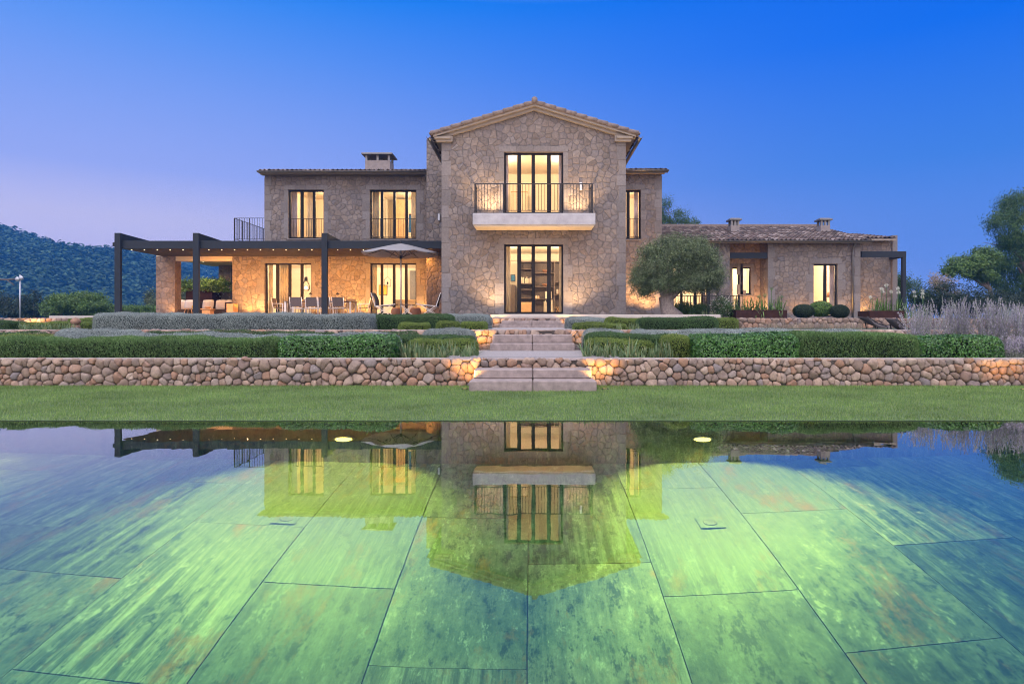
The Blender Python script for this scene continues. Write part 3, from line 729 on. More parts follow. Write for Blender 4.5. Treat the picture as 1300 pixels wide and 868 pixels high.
def gutter(a, b, parent, r=.075):
    g = MB(); a = Vector(a); b = Vector(b); d = (b - a).normalized(); sd = Vector((0, 0, 1)).cross(d); n = 8; V = []
    for p in (a, b):
        for rad in (r, r - .008):
            for k in range(n + 1):
                t = math.pi * k / n; V.append(p + sd * math.cos(t) * rad - Vector((0, 0, 1)) * math.sin(t) * rad)
    m1 = n + 1; Fs = []
    for k in range(n): Fs += [(k, k + 1, 2 * m1 + k + 1, 2 * m1 + k), (m1 + k, 3 * m1 + k, 3 * m1 + k + 1, m1 + k + 1), (k, m1 + k, m1 + k + 1, k + 1), (2 * m1 + k, 2 * m1 + k + 1, 3 * m1 + k + 1, 3 * m1 + k)]
    return g.add(V, Fs, True).build("gutter", M["zinc"], parent)
gutter((XR - 3.95, YG - .25, zt_(XR - 3.86) - .05), (XR - 3.95, 29.9, zt_(XR - 3.86) - .05), villa); gutter((XR + 3.95, YG - .25, zt_(XR + 3.86) - .05), (XR + 3.95, 29.0, zt_(XR + 3.86) - .05), villa)
# balcony
BX0, BX1 = PX(600, YG - .95), PX(756, YG - .95); BZ1, BZ0 = PZ(270.5, YG - .95), PZ(285.5, YG - .95)
bal = MB().box(BX0, BX1, YG - .95, YG - .015, BZ0, BZ1, .02).build("balcony", M["concrete"], villa)
MB().box(BX0 + .06, BX1 - .06, YG - .89, YG - .02, BZ0 - .055, BZ0 - .002).build("soffit", M["plaster"], bal)
r = MB(); zt = PZ(233, YG - .9); ya = YG - .9; xa, xb = PX(603, ya), PX(752, ya)
r.box(xa, xb, ya - .02, ya + .02, zt - .03, zt); r.box(xa, xb, ya - .012, ya + .012, BZ1 + .09, BZ1 + .11)
n = 37
for i in range(n + 1):
    x = xa + (xb - xa) * i / n; w = .02 if i in (0, n) or i % 9 == 0 else .008
    r.box(x - w, x + w, ya - w + .001, ya + w - .001, BZ1 + (.0 if w > .01 else .11), zt - .03)
for x in (xa, xb):
    r.box(x - .019, x + .019, ya + .021, YG - .01, zt - .029, zt - .001); r.box(x - .011, x + .011, ya + .02, YG - .01, BZ1 + .091, BZ1 + .109)
    for k in range(1, 5): r.box(x - .008, x + .008, ya + .18 * k - .008, ya + .18 * k + .008, BZ1 + .11, zt - .03)
r.build("railing", M["iron"], bal)
# --- gable rooms
room(GX0 + .41, GX1 - .41, YG + .46, 29.2, ZF, 4.15, 230, villa, 2, cove=True)
room(GX0 + .41, GX1 - .41, YG + .46, 28.8, BZ1 + .02, 7.75, 200, villa, 2, wcol=(1, .70, .42))
# --- left wing
LX0 = PX(336, YL); ZLT = 8.08
LD1 = H(336, 395, 334, 399.5, YL); LD2 = H(470, 528.5, 334, 399.5, YL); LU1 = H(366, 411, 241, 303, YL); LU2 = H(469.5, 528.5, 241, 303.5, YL)
LXL = PX(295, YL)
wall("wing_wall", LX0, GX0 - .003, 4.32, ZLT, YL, .4, [LU1, LU2], HS, villa)
wall("lower_wall", LXL, GX0 - .003, Z3 - .3, 4.317, YL, .4, [LD1, LD2], HS, villa)
mb = MB(); mb.box(LX0, LX0 + .4, YL + .401, 37.5, 4.32, ZLT - .01); mb.box(LX0, GX0 - .01, 37.5, 37.8, Z3 - .3, ZLT - .01); mb.box(LXL, LXL + .4, YL + .401, 37.49, Z3 - .3, 4.317)
mb.build("side_wall", HS, villa)
for h, sd in ((LD1, 8), (LD2, 9)): surround(h, YL, villa, .2, False, sd)
for h, sd in ((LU1, 10), (LU2, 11)): surround(h, YL, villa, .2, True, sd)
quoins(LX0, -1, YL, 4.9, ZLT - .1, villa, 12)
window(LD1, YL, [mpx(351, YL, 4), mpx(366.5, YL, 3.5), mpx(382, YL, 3.6)], villa, "sliding_door")
window(LD2, YL, [mpx(484, YL, 3.4), mpx(499.5, YL, 3.4), mpx(515, YL, 3.6)], villa, "sliding_door")
zr_ = PZ(277.3, YL)
window(LU1, YL, [mpx(382, YL, 3.8), mpx(397.5, YL, 3.4)], villa, "window", rail=(zr_, LU1[2] + .1, 14))
window(LU2, YL, [mpx(484, YL, 3.4), mpx(500, YL, 3.2), mpx(515.5, YL, 3.4)], villa, "window", rail=(zr_, LU2[2] + .1, 18))
room(LXL + .41, GX0 - .02, YL + .41, 36.5, ZF, 4.15, 420, villa, 3, cove=True)
room(LX0 + .41, -8.2, YL + .41, 35.5, 4.95, 7.9, 150, villa, 1, wcol=(1, .66, .36)); room(-8.18, GX0 - .02, YL + .41, 35.5, 4.95, 7.9, 190, villa, 1, wcol=(1, .74, .46))
def lean_roof(x0, x1, ye, ze, pitch, run, parent, over=.5, soffit="cornice_stone", gut=True):
    """deck, tiles and gutter of one slope that rises away from the eave line y=ye, z=ze (underside)"""
    L = run * math.hypot(1, pitch)
    MB().prism_x([(ye, ze), (ye + run, ze + run * pitch), (ye + run, ze + run * pitch + .10), (ye, ze + .10)], x0, x1).build("roof_deck", M[soffit], parent)
    t = tiles(parent, (x0, ye, ze + .11), (1, 0, 0), (0, 1, pitch), x1 - x0, L)
    if gut: gutter((x0 - .02, ye - .09, ze + .11), (x1 + .02, ye - .09, ze + .11), parent)
    return t
YE2 = YL - .55
lean_roof(PX(328, YE2), GX0 - .32, YE2, PZ(220.5, YE2), .235, 5.6, villa)
MB().box(PX(330, YL - .3), GX0 - .33, YL - .34, YL - .005, ZLT - .02, ZLT + .14, .01).build("cornice", M["cornice_stone"], villa)
MB().prism_x([(YE2 + 5.6, PZ(220.5, YE2) + 1.31), (37.9, ZLT + .2), (37.9, ZLT), (YE2 + 5.6, PZ(220.5, YE2) + 1.2)], PX(328, YE2), GX0 - .32).build("roof_deck", M["cornice_stone"], villa)
def downpipe(x, y, z1, z0, parent, side=1):
    MB().tube([(x, y - .35, z1), (x, y - .32, z1 - .15), (x, y - .10, z1 - .38), (x, y - .07, z1 - .6), (x, y - .07, z0)], .045, 8).build("downpipe", M["zinc"], parent)
downpipe(PX(541, YL - .4), YL, 8.1, 7.3, villa)
# tall fireplace stack between wing and gable
mb = MB(); mb.box(PX(541.5, 28.6), GX0 - .004, 28.6, YL - .01, Z3, PZ(177, 28.6)); mb.build("stack_wall", HS, villa)
mb = MB(); mb.box(PX(540, 29.4), PX(541.5, 28.6) + .0, 28.9, YL - .35, Z3, PZ(208, 29.4)); 
# roof chimneys
plain('slab_grey', (.22, .19, .18), .85, var=.2, bump=.3)
def chimney(x0, x1, y0, y1, z0, z1, parent, capw=.16, mat='slab_grey'):
    c = MB().box(x0, x1, y0, y1, z0, z1, .01).build("chimney", M[mat], parent)
    mb = MB(); h = .26
    for sx in (0, .5, 1):
        for sy in (0, 1):
            x = x0 + .06 + (x1 - x0 - .12) * sx; y = y0 + .06 + (y1 - y0 - .12) * sy; mb.box(x - .05, x + .05, y - .05, y + .05, z1, z1 + h)
    mb.box(x0 - capw, x1 + capw, y0 - capw, y1 + capw, z1 + h, z1 + h + .09, .02); mb.box(x0 - capw * .3, x1 + capw * .3, y0, y1, z1 + h + .09, z1 + h + .14, .02)
    mb.build("chimney_cap", M["zinc"], c)
chimney(PX(463.5, 32), PX(495, 32), 32, 32.9, 8.0, PZ(203.5, 32), villa, mat="slab_grey")
# --- right part of the main block
RX1 = PX(840, YR); RW = H(796, 813.5, 241, 303.5, YR)
RW = (GX1 + .25, RW[1], RW[2], RW[3]); ZRT = PZ(221, YR)
wall("wing_wall", GX1 + .003, RX1, Z3 - .3, ZRT, YR, .4, [RW], HS, villa); surround(RW, YR, villa, .2, True, 14); quoins(RX1, 1, YR, ZT, ZRT - .1, villa, 15)
MB().box(RX1 - .4, RX1, YR + .401, 37, Z3 - .3, ZRT - .01).build("side_wall", HS, villa)
window(RW, YR, [mpx(798, YR, 4)], villa, "window", rail=(PZ(277, YR), RW[2] + .1, 8), handle=False)
room(GX1 + .02, RX1 - .41, YR + .41, 33.5, 4.8, 7.6, 90, villa, 1, wcol=(1, .66, .40))
ye = YR - .45
lean_roof(XR + 3.86 + .0, PX(848, ye), ye, PZ(219.5, ye), .235, 6.5, villa)
MB().box(GX1 + .01, RX1 + .12, YR - .16, YR - .005, ZRT - .02, ZRT + .1, .01).build("cornice", M["cornice_stone"], villa)
# --- long low wing on the right
AX0, AX1 = PX(975, YS), PX(1092, YS); AW = H(1033, 1063.5, 335, 402, YS); ZS = PZ(309, YS) + .075
wall("wing_wall", AX0, AX1, Z3 - .4, ZS, YS, .4, [AW], HS, villa); surround(AW, YS, villa, .22, False, 16); quoins(AX0, -1, YS, Z3, ZS - .1, villa, 17); quoins(AX1, 1, YS, Z3, ZS - .1, villa, 18)
window(AW, YS, [mpx(1049, YS, 4)], villa, "french_door", handle=False)
room(AX0 + .41, AX1 - .41, YS + .41, 35.5, Z3 + .1, 4.5, 210, villa, 1)
YB = 32.4; BX0_, BX1_ = PX(926, YB), AX0 + .0
BD = H(930, 939.5, 339, 402, YB); BW = H(943.5, 953.5, 339, 374, YB)
wall("recess_wall", BX0_ - .6, PX(975, YB) + 2, Z3 - .4, ZS + .36, YB, .3, [BD, BW], M["garden_block_stone"], villa); surround(BD, YB, villa, .14, False, 19); surround(BW, YB, villa, .14, True, 20)
window(BD, YB, [], villa, "door", jamb=.05); window(BW, YB, [], villa, "window", jamb=.05)
MB().box(AX0, AX0 + .38, YS + .401, YB - .003, Z3 - .4, ZS).build("side_wall", HS, villa)
room(BX0_ - .5, PX(975, YB) - .02, YB + .31, 35.5, Z3 + .1, 4.4, 170, villa, 1)
CX0, CX1 = PX(899, YS), PX(926.5, YS)
wall("wing_wall", CX0, CX1, Z3 - .4, ZS, YS, .4, [], HS, villa); MB().box(CX1 - .4, CX1 - .0, YS + .401, YB - .003, Z3 - .4, ZS).build("side_wall", HS, villa)
CW = H(853, 893, 338, 402, YS + .5)
wall("recess_wall", RX1 + .003, CX0 - .003, Z3 - .4, ZS + .14, YS + .5, .3, [CW], HS, villa)
window(CW, YS + .5, [mpx(866, YS + .5, 3), mpx(883.5, YS + .5, 3.4)], villa, "sliding_door")
room(RX1 + .02, CX0 + .9, YS + .81, 35.5, Z3 + .1, 4.4, 190, villa, 1)
ye = YS - .45; PIT = .27
lean_roof(RX1 + .01, PX(1107, ye), ye, PZ(308.5, ye), PIT, 5.6, villa)
DX0, DX1 = AX1 + .003, PX(1138, 32.8)
wall("wing_wall", DX0, DX1 - .26, Z3 - .4, PZ(305, 32.8), 32.8, .35, [], HS, villa)
zpar = PZ(299, 32.8)
MB().box(DX1 - .256, DX1, 32.7, 37.4, Z3 - .4, zpar).build("parapet_wall", M["dressed_stone"], villa)
lean_roof(PX(1107, ye) + .02, DX1 - .27, 32.4, PZ(305.5, 32.4), PIT * .7, 4.0, villa, gut=False)
MB().box(RX1 + .02, PX(1103, ye), ye + 5.55, ye + 5.75, PZ(308.5, ye) + 5.55 * PIT + .1, PZ(308.5, ye) + 5.6 * PIT + .3, .03).build("ridge_tiles", M["roof_tile"], villa)
MB().box(RX1, DX1, 37.0, 37.3, Z3 - .4, 5.6).build("rear_wall", HS, villa)
for a, b in ((928, 939), (1042, 1054)): chimney(PX(a, 34), PX(b, 34), 34, 34.5, 5.0, PZ(286, 34), villa, .1)
downpipe(PX(914, YS - .4), YS, ZS + .05, Z3, villa); downpipe(PX(1087, YS - .4), YS, ZS + .05, Z3, villa)
MB().box(PX(927, YS) + .01, AX0 - .01, YS + .05, YS + .2, PZ(328, YS), PZ(320.5, YS)).build("steel_lintel", M["pergola_steel"], villa)
MB().box(PX(897.5, YS - .2), PX(901, YS - .2), YS - .25, YS - .1, Z3, PZ(338, YS)).build("steel_post", M["pergola_steel"], villa)
# pergola bracket at the right end
pr = thing("small_pergola", "small dark steel pergola at the right end of the low wing", "pergola", (PX(1148, 31.6), 31.6, Z3))
mb = MB(); y = 31.6; mb.box(PX(1094, y), PX(1150.5, y), y, y + .12, PZ(326.5, y), PZ(319, y)); mb.box(PX(1146, y), PX(1150.5, y), y + .121, 33.9, PZ(326.5, y), PZ(319, y))
mb.build("beam", M["pergola_steel"], pr); MB().box(PX(1146, y), PX(1150.3, y), y + .002, y + .15, Z3 - .2, PZ(326.5, y) - .002).build("post", M["pergola_steel"], pr)
# --- loggia with stone piers at the far left, roof terrace above it
ZLO = 4.18
PX0, PX1 = PX(198, YL), PX(222, YL)
MB().box(PX0, PX1, YL, YL + .55, Z3 - .3, ZLO).build("loggia_pier", M["garden_block_stone"], villa)
MB().box(PX(277.5, 35.2), PX(293.5, 35.2), 35.2, 35.8, Z3 - .3, ZLO).build("loggia_pier", M["garden_block_stone"], villa)
mb = MB(); mb.box(PX0, LXL - .01, YL + .02, 35.9, ZLO + .003, 4.75)
mb.build("loggia_roof", M["plaster"], villa)
MB().box(PX1 + .003, LXL - .003, YL + .05, YL + .45, PZ(331, YL), ZLO).build("loggia_lintel", M["plaster"], villa)
r = MB(); y = YL + .1; zt = PZ(277, y); xa = PX(297.5, y); xb = LX0
def rail_run(r, p, q, n):
    p = Vector(p); q = Vector(q); r.bar(p, q, .035, .02); dz = Vector((0, 0, 1.02)); r.bar(p - dz, q - dz, .025, .02)
    for i in range(n + 1):
        a = p.lerp(q, i / n); w = .035 if i % 6 == 0 else .014; r.bar(a - Vector((0, 0, .01)), a - dz - Vector((0, 0, .1 if w > .02 else 0)), w)
rail_run(r, (xa, y, zt), (xb - .03, y, zt), 12); rail_run(r, (xa, y + .04, zt), (xa, 35.6, zt), 36)
r.build("terrace_railing", M["iron"], villa)
# wall lamps on the villa
def sconce(x, y, z, label):
    s = thing("wall_lamp", label, "wall lamp", (x, y, z))
    MB().box(x - .05, x + .05, y - .09, y - .004, z - .15, z + .15, .012).build("housing", M["galvanised"], s)
    MB().box(x - .04, x + .04, y - .08, y - .01, z + .151, z + .156).build("lens", M["glass"], s)
sconce(PX(737, YG), YG, PZ(237, YG), "small grey box lamp on the gable wall right of the balcony door")
sconce(PX(557.5, 28.6), 28.6, PZ(276, 28.6), "small grey box lamp on the wall where the left wing meets the gable")
# ------------------------------------------------------------------ pergola
YP = 27.1
pg = thing("steel_pergola", "long dark grey steel pergola with a boarded ceiling along the villa's left wing", "pergola", (PX(300, YP), YP, ZT))
ZB1, ZB0 = PZ(305.7, YP), PZ(315.5, YP)
xl, xr = PX(147, YP), GX0 - .02
MB().box(xl, xr, YP, YP + .16, ZB0, ZB1, .008).build("front_beam", M["pergola_steel"], pg)
MB().box(xl - .12, xl + .02, YP - .03, YP + .2, ZB0 + .1, ZB0 + .26).build("beam_end", M["pergola_steel"], pg)
for px in (151.5, 250.5, 413):
    x = PX(px, YP); zt = PZ(296.3, YP); yb = YL - .003
    MB().box(x - .125, x + .125, YP - .14, YP - .003, ZT + .001, zt, .008).build("post", M["pergola_steel"], pg)
    MB().prism_x([(YP - .002, ZB0 - .0), (YP - .002, zt), (YL - .01, zt - .10), (YL - .01, ZB1 + .05), (YP - .002, ZB1 + .012)][1:], x - .09, x + .09).build("rafter", M["pergola_steel"], pg)
MB().box(xl + .02, xr, YP + .17, YL - .004, ZB0 + .03, ZB0 + .10).build("ceiling_board", M["ceiling_board"], pg)
MB().box(xl, xl + .12, YP + .162, YL + 5, ZB0 + .101, ZB1).build("side_beam", M["pergola_steel"], pg)
mb = MB()
n = 11
for i in range(1, 26):
    x = xl + (xr - xl) * i / 26; mb.box(x - .006, x + .006, YP + .18, YL - .01, ZB0 + .024, ZB0 + .0295)
mb.build("ceiling_joint", M["iron"], pg)
for i in range(24):
    px = 167 + 16.35 * i; y = YP + .55; x = PX(px, y); z = ZB0 + .022
    if abs(px - 413) < 5: continue
    d = thing("ceiling_downlight", "tiny warm downlight in the row under the pergola ceiling", "downlight", (x, y, z), "downlights under the pergola ceiling")
    MB().lathe((x, y, z - .012), [(.035, .0), (.035, .018), (.02, .018)], 12).build("rim", M["iron"], d)
    MB().lathe((x, y, z - .016), [(.024, 0), (.018, -.006), (.002, -.008)], 12).build("lens", M["lamp_glow"], d)
    if i % 2 == 0 and x > PX(210, y): light("beam", 'SPOT', (x, y + .6, z - .03), 330, (1, .40, .08), d, aim=(0, .55, -1), spot_size=2.7, spot_blend=.7, shadow_soft_size=.06)
for px, ww in ((312, 230), (330, 200), (402, 200), (440, 230), (461, 200), (540, 230)):
    uplight((PX(px, YL - .5), YL - .5, ZT + .003), "recessed floor lamp grazing the stone wall under the pergola", ww, (0, .35, 1), "floor lamps along the wall under the pergola", .06)
uplight((PX(214, YL - .45), YL - .45, ZT + .003), "recessed floor lamp at the foot of the loggia pier", 60, (0, .3, 1), spot=2.2)
uplight((PX(226, 31.9) + .35, 31.0, ZT + .003), "recessed floor lamp on the inner side of the loggia pier", 60, (-.4, 0, 1), spot=2.2)
dl = thing("ceiling_downlight", "small warm downlight under the loggia roof above the planted box", "downlight", (PX(258, 33), 33.0, 4.18)); x, y, z = dl.location
MB().lathe((x, y, z - .014), [(.05, 0), (.05, .012), (.03, .012)], 12).build("rim", M["iron"], dl); MB().lathe((x, y, z - .018), [(.03, 0), (.02, -.006), (.002, -.008)], 12).build("lens", M["lamp_glow"], dl)
light("beam", 'SPOT', (x, y, z - .05), 260, (1, .66, .34), dl, aim=(0, .15, -1), spot_size=2.6, spot_blend=.8, shadow_soft_size=.05)
# gable lamps
for px, s in ((627, "left"), (728, "right")):
    uplight((PX(px, 22.8), 22.75, ZT + .003), f"recessed lamp at the wall foot {s} of the ground floor door", 340, (0, .36, 1), "lamps washing the gable wall", .07, 2.0, (1, .62, .30))
for px, s in ((622, "left"), (733, "right")):
    uplight((PX(px, 22.95), 22.98, BZ1 + .003), f"recessed lamp in the balcony floor {s} of the upper door", 340, (0, .30, 1), "lamps washing the gable wall", .06, 2.2, (1, .64, .32))
uplight((PX(826, 28.4), 28.4, ZT + .004), "recessed lamp lighting the wall behind the olive tree", 700, (0, .25, 1), spot=2.0, col=(1, .50, .18))
uplight((PX(803, 28.4), 28.4, ZT + .004), "recessed lamp lighting the wall between the gable and the olive tree", 420, (0, .2, 1), spot=1.8, col=(1, .50, .18))
uplight((PX(960, 31.4), 31.4, Z3 + .03), "recessed lamp in the recess beside the low wing's narrow door", 420, (0.3, .6, 1), spot=2.0, col=(1, .50, .18))
uplight((PX(1098, 32.2), 32.3, Z3 + .03), "recessed lamp at the right end of the low wing beside the planter", 300, (.15, .25, 1), spot=1.9)
for px in (1019, 1075):
    uplight((PX(px, YS - .5), YS - .5, Z3 + .03), "recessed lamp hidden behind the round bushes at the low wing", 90, (0, .3, 1), "lamps behind the round bushes", .06, 2.0)
# ------------------------------------------------------------------ terrace furniture
YT = 28.9
tb = thing("dining_table", "long dark topped outdoor dining table under the pergola", "table", (PX(407, YT), YT, ZT))
x0, x1 = PX(365.5, YT), PX(450, YT)
MB().box(x0, x1, YT - .5, YT + .5, ZT + .70, ZT + .74, .006).build("tabletop", M["table_top"], tb)
for x in (x0 + .06, x1 - .06):
    for y in (YT - .44, YT + .44): MB().box(x - .045, x + .045, y - .045, y + .045, ZT + .001, ZT + .699, .005).build("leg", M["aluminium"], tb)
def make_chair():
    c = thing("dining_chair", "x", "chair", (0, 0, 0), "chairs around the outdoor dining table")
    w = .26
    MB().box(-w + .03, w - .03, -.20, .24, .425, .445, .008).build("seat", M["sling_fabric"], c)
    m = MB(); V = [(-w + .03, -.22, .46), (w - .03, -.22, .46), (w - .03, -.31, .88), (-w + .03, -.31, .88)]
    m.bar((0, -.215, .47), (0, -.30, .88), 2 * w - .06, .02, up=(0, 1, 0)); m.build("backrest", M["sling_fabric"], c)
    for s in (-1, 1):
        MB().bar((s * w, .22, .002), (s * w, .22, .62), .03).build("leg", M["aluminium"], c)
        MB().tube([(s * w, -.26, .002), (s * w, -.21, .44), (s * w, -.31, .89)], .016, 8).build("leg", M["aluminium"], c)
        MB().bar((s * w, -.27, .63), (s * w, .24, .63), .035, .02).build("armrest", M["aluminium"], c)
    MB().bar((-w, .21, .41), (w, .21, .41), .025).build("stretcher", M["aluminium"], c); MB().bar((-w, -.2, .41), (w, -.2, .41), .025).build("stretcher", M["aluminium"], c)
    return c
ch = make_chair(); first = True
def put_chair(x, y, rz, label):
    global first
    o = ch if first else copy_tree(ch); first = False
    o.location = (x, y, ZT); o.rotation_euler = (0, 0, rz); o['label'] = label
ords = ["leftmost", "second from left", "third from left", "rightmost"]
for px, w in zip((378, 397.5, 414, 431.5), ords): put_chair(PX(px, YT - .75), YT - .75, random.uniform(-.06, .06), f"sling dining chair with its back to the pool, {w} of the front row")
for px, w in zip((384, 404, 423, 443), ords): put_chair(PX(px, YT + .75), YT + .75, math.pi + random.uniform(-.06, .06), f"sling dining chair behind the table facing the pool, {w} of the back row")
put_chair(PX(357, YT) - .05, YT, -math.pi / 2, "sling dining chair alone at the left end of the table")
put_chair(PX(459, YT) + .12, YT + .1, math.pi / 2 + .1, "sling dining chair alone at the right end of the table")
for px, w in ((394, "left"), (428.5, "right")):
    l = thing("table_lantern", f"small black topped lantern on the dining table, the {w} one of two", "lantern", (PX(px, YT), YT, ZT + .741), "lanterns on the dining table")
    x, y, z = l.location
    MB().lathe((x, y, z), [(.06, 0), (.06, .02), (.01, .03), (.008, .32), (.005, .32)], 12).build("stem", M["aluminium"], l)
    MB().lathe((x, y, z + .32), [(.075, 0), (.07, .03), (.025, .07), (.004, .08)], 14).build("lamp_shade", M["iron"], l)
# parasol
YU = 25.6
pa = thing("parasol", "large open grey canvas parasol with a light pole in front of the pergola", "parasol", (PX(509, YU), YU, ZT))
x = PX(509, YU); zt, zr = PZ(309, YU), PZ(322, YU); R_ = 1.62; n = 8
MB().lathe((x, YU, ZT), [(.24, 0), (.24, .06), (.06, .09), (.03, .12), (.003, .12)], 20).build("base", M["iron"], pa)
MB().tube([(x, YU, ZT + .1), (x, YU, zt + .0)], .028, 12).build("pole", M["aluminium"], pa)
MB().lathe((x, YU, zt + .01), [(.05, 0), (.05, .04), (.02, .06), (.025, .10), (.003, .12)], 12).build("finial", M["iron"], pa)
V = []; Fs = []; K = 6; ang0 = math.pi / 8 + .12
for j in range(K + 1):
    t = j / K
    for k in range(n * 4):
        a = ang0 + 2 * math.pi * k / (n * 4); f = (k % 4) / 4; fl = math.cos(math.pi / n) / math.cos((f - .5) * 2 * math.pi / n)
        sag = .05 * math.sin(math.pi * f) * t
        V.append((x + R_ * t * fl * math.cos(a), YU + R_ * t * fl * math.sin(a), zt + (zr - zt) * (t ** 1.12) - sag))
nn = n * 4
for j in range(K):
    for k in range(nn): Fs.append((j * nn + k, j * nn + (k + 1) % nn, (j + 1) * nn + (k + 1) % nn, (j + 1) * nn + k))
mbc = MB().add(V, Fs, True); cn = mbc.build("canopy", M["parasol_canvas"], pa)
sm = cn.modifiers.new("thickness", 'SOLIDIFY'); sm.thickness = .012
for k in range(n):
    a = ang0 + 2 * math.pi * (k) / n; d = Vector((math.cos(a), math.sin(a), 0)); c0 = Vector((x, YU, 0))
    r = MB().bar(c0 + d * .06 + Vector((0, 0, zt - .05)), c0 + d * R_ * .97 + Vector((0, 0, zr + .0)), .018, .024).build("rib", M["iron"], pa)
    MB().bar(c0 + d * .05 + Vector((0, 0, zr - .16)), c0 + d * R_ * .5 + Vector((0, 0, (zt + zr) / 2 - .03)), .014).build("strut", M["iron"], r)
MB().lathe((x, YU, zr - .22), [(.055, 0), (.055, .12), (.03, .14)], 12).build("runner_hub", M["iron"], pa)
# folding lounge chairs
def lounge(x, y, d, label):
    c = thing("folding_armchair", label, "lounge chair", (x, y, ZT), "folding sling armchairs by the parasol")
    P = lambda u, w, z: (x + d * u, y + w, ZT + z)
    s_ = MB(); n = 8; V = []
    for k in range(n + 1):
        t = k / n; u = -.34 + .80 * t; z = .44 + .05 * (2 * t - 1) ** 2 + .06 * t - .03
        V += [P(u, -.30, z), P(u, .30, z)]
    s_.add(V, [(2 * k, 2 * k + 1, 2 * k + 3, 2 * k + 2) for k in range(n)], True); so = s_.build("seat", M["sling_fabric"], c)
    b_ = MB(); V = []
    for k in range(n + 1):
        t = k / n; u = -.33 - .17 * t + .05 * math.sin(math.pi * t); z = .46 + .50 * t; V += [P(u, -.30, z), P(u, .30, z)]
    b_.add(V, [(2 * k, 2 * k + 1, 2 * k + 3, 2 * k + 2) for k in range(n)], True); bo = b_.build("backrest", M["sling_fabric"], c)
    for o in (so, bo): q = o.modifiers.new("thickness", 'SOLIDIFY'); q.thickness = .025
    for w in (-.32, .32):
        f = MB(); f.bar(P(-.36, w, .42), P(.48, w, .50), .028); f.bar(P(-.32, w, .40), P(-.51, w, .97), .028); f.build("side_rail", M["aluminium"], c)
        f = MB(); f.bar(P(-.38, w + .018, .005), P(.30, w + .018, .47), .025); f.build("leg", M["aluminium"], c)
        f = MB(); f.bar(P(.34, w - .018, .005), P(-.30, w - .018, .42), .025); f.build("leg", M["aluminium"], c)
lounge(PX(489, 25.9), 25.9, 1, "grey folding sling armchair on the left of the parasol, facing right")
lounge(PX(545, 25.9), 25.9, -1, "grey folding sling armchair on the right of the parasol, facing left")
st = thing("folding_side_table", "small folding side table with crossed legs between the two sling armchairs", "side table", (PX(517, 25.3), 25.3, ZT)); x, y, z = st.location
MB().box(x - .27, x + .27, y - .22, y + .22, z + .46, z + .485, .006).build("tabletop", M["sling_fabric"], st)
for w in (-.2, .2):
    MB().bar((x - .24, y + w, z + .004), (x + .22, y + w, z + .455), .022).build("leg", M["aluminium"], st); MB().bar((x + .24, y + w * .85, z + .004), (x - .22, y + w * .85, z + .455), .022).build("leg", M["aluminium"], st)
for px, s_ in ((503.5, "left"), (527.5, "right")):
    x, y = PX(px, 27.3), 27.3
    tag(MB().lathe((x, y, ZT + .001), [(.16, 0), (.23, .12), (.24, .27), (.20, .38), (.17, .40), (.15, .38), (.13, .2), (.002, .2)], 20).build("clay_pot", M["terracotta"]), f"squat round terracotta pot standing {s_} of the parasol pole", "pot", "terracotta pots behind the side table")
tag(MB().lathe((PX(461, 28.2) + .25, 29.6, ZT + .001), [(.16, 0), (.16, .02), (.02, .03), (.02, .4), (.2, .42), (.2, .45), (.002, .45)], 18).build("round_stool", M["sling_fabric"]), "small round stool at the right end of the dining table", "stool")
# loggia lounge
YSO = 32.4
so = thing("outdoor_sofa", "low dark woven corner sofa under the loggia", "sofa", (PX(250, YSO), YSO, ZT))
sx0, sx1 = PX(221, YSO), PX(293, YSO) + .05
MB().box(sx0, sx1, YSO - .45, YSO + .45, ZT + .06, ZT + .42, .03).build("seat", M["sofa_weave"], so)
MB().box(sx0, sx1, YSO + .36, YSO + .52, ZT + .421, ZT + .86, .03).build("backrest", M["sofa_weave"], so)
MB().box(sx1 - .16, sx1, YSO - .44, YSO + .355, ZT + .421, ZT + .80, .03).build("armrest", M["sofa_weave"], so)
MB().box(PX(206, 31.2), PX(240, 31.2), 30.75, 31.9, ZT + .06, ZT + .40, .03).build("chaise", M["sofa_weave"], so)
for px, w in ((225, "far left, tilted"), (239, "second from left"), (262, "third from left"), (279, "fourth from left"), (289, "far right by the arm")):
    x = PX(px, YSO); mb = MB(); hw = .29 if px < 285 else .17; V = []; Fs = []; n = 8
    for s in (-1, 1):
        for j in range(n + 1):
            for i in range(n + 1):
                u, v = i / n * 2 - 1, j / n * 2 - 1; th_ = .10 * (max(0, (1 - u ** 4) * (1 - v ** 4))) ** .6
                a = .22; pin = 1 - .06 * (u * u * v * v)
                V.append((x + u * hw * pin, YSO + .17 + v * .24 * math.sin(a) + s * th_, ZT + .70 + v * .25 * pin))
    for s in (0, 1):
        b = s * (n + 1) ** 2
        for j in range(n):
            for i in range(n): q = b + j * (n + 1) + i; Fs.append((q, q + 1, q + n + 2, q + n + 1))
    mb.add(V, Fs, True); tag(mb.build("cushion", M["cushion_white"]), f"white square cushion on the woven sofa, {w}", "cushion", "white cushions on the outdoor sofa")
wt = thing("wooden_side_table", "small light wood side table with splayed legs in front of the sofa", "side table", (PX(241, 30.6), 30.6, ZT)); x, y, z = wt.location
MB().box(x - .24, x + .24, y - .2, y + .2, z + .43, z + .46, .006).build("tabletop", M["light_wood"], wt)
for a in (-1, 1):
    for b in (-1, 1): MB().bar((x + a * .24, y + b * .2, z + .003), (x + a * .14, y + b * .12, z + .43), .025).build("leg", M["light_wood"], wt)
tag(MB().lathe((x + .18, y, z + .461), [(.05, 0), (.08, .05), (.07, .12), (.03, .15), (.04, .17), (.002, .17)], 14).build("vase", M["yellow_paint"]), "small yellow vase on the light wood side table", "vase")
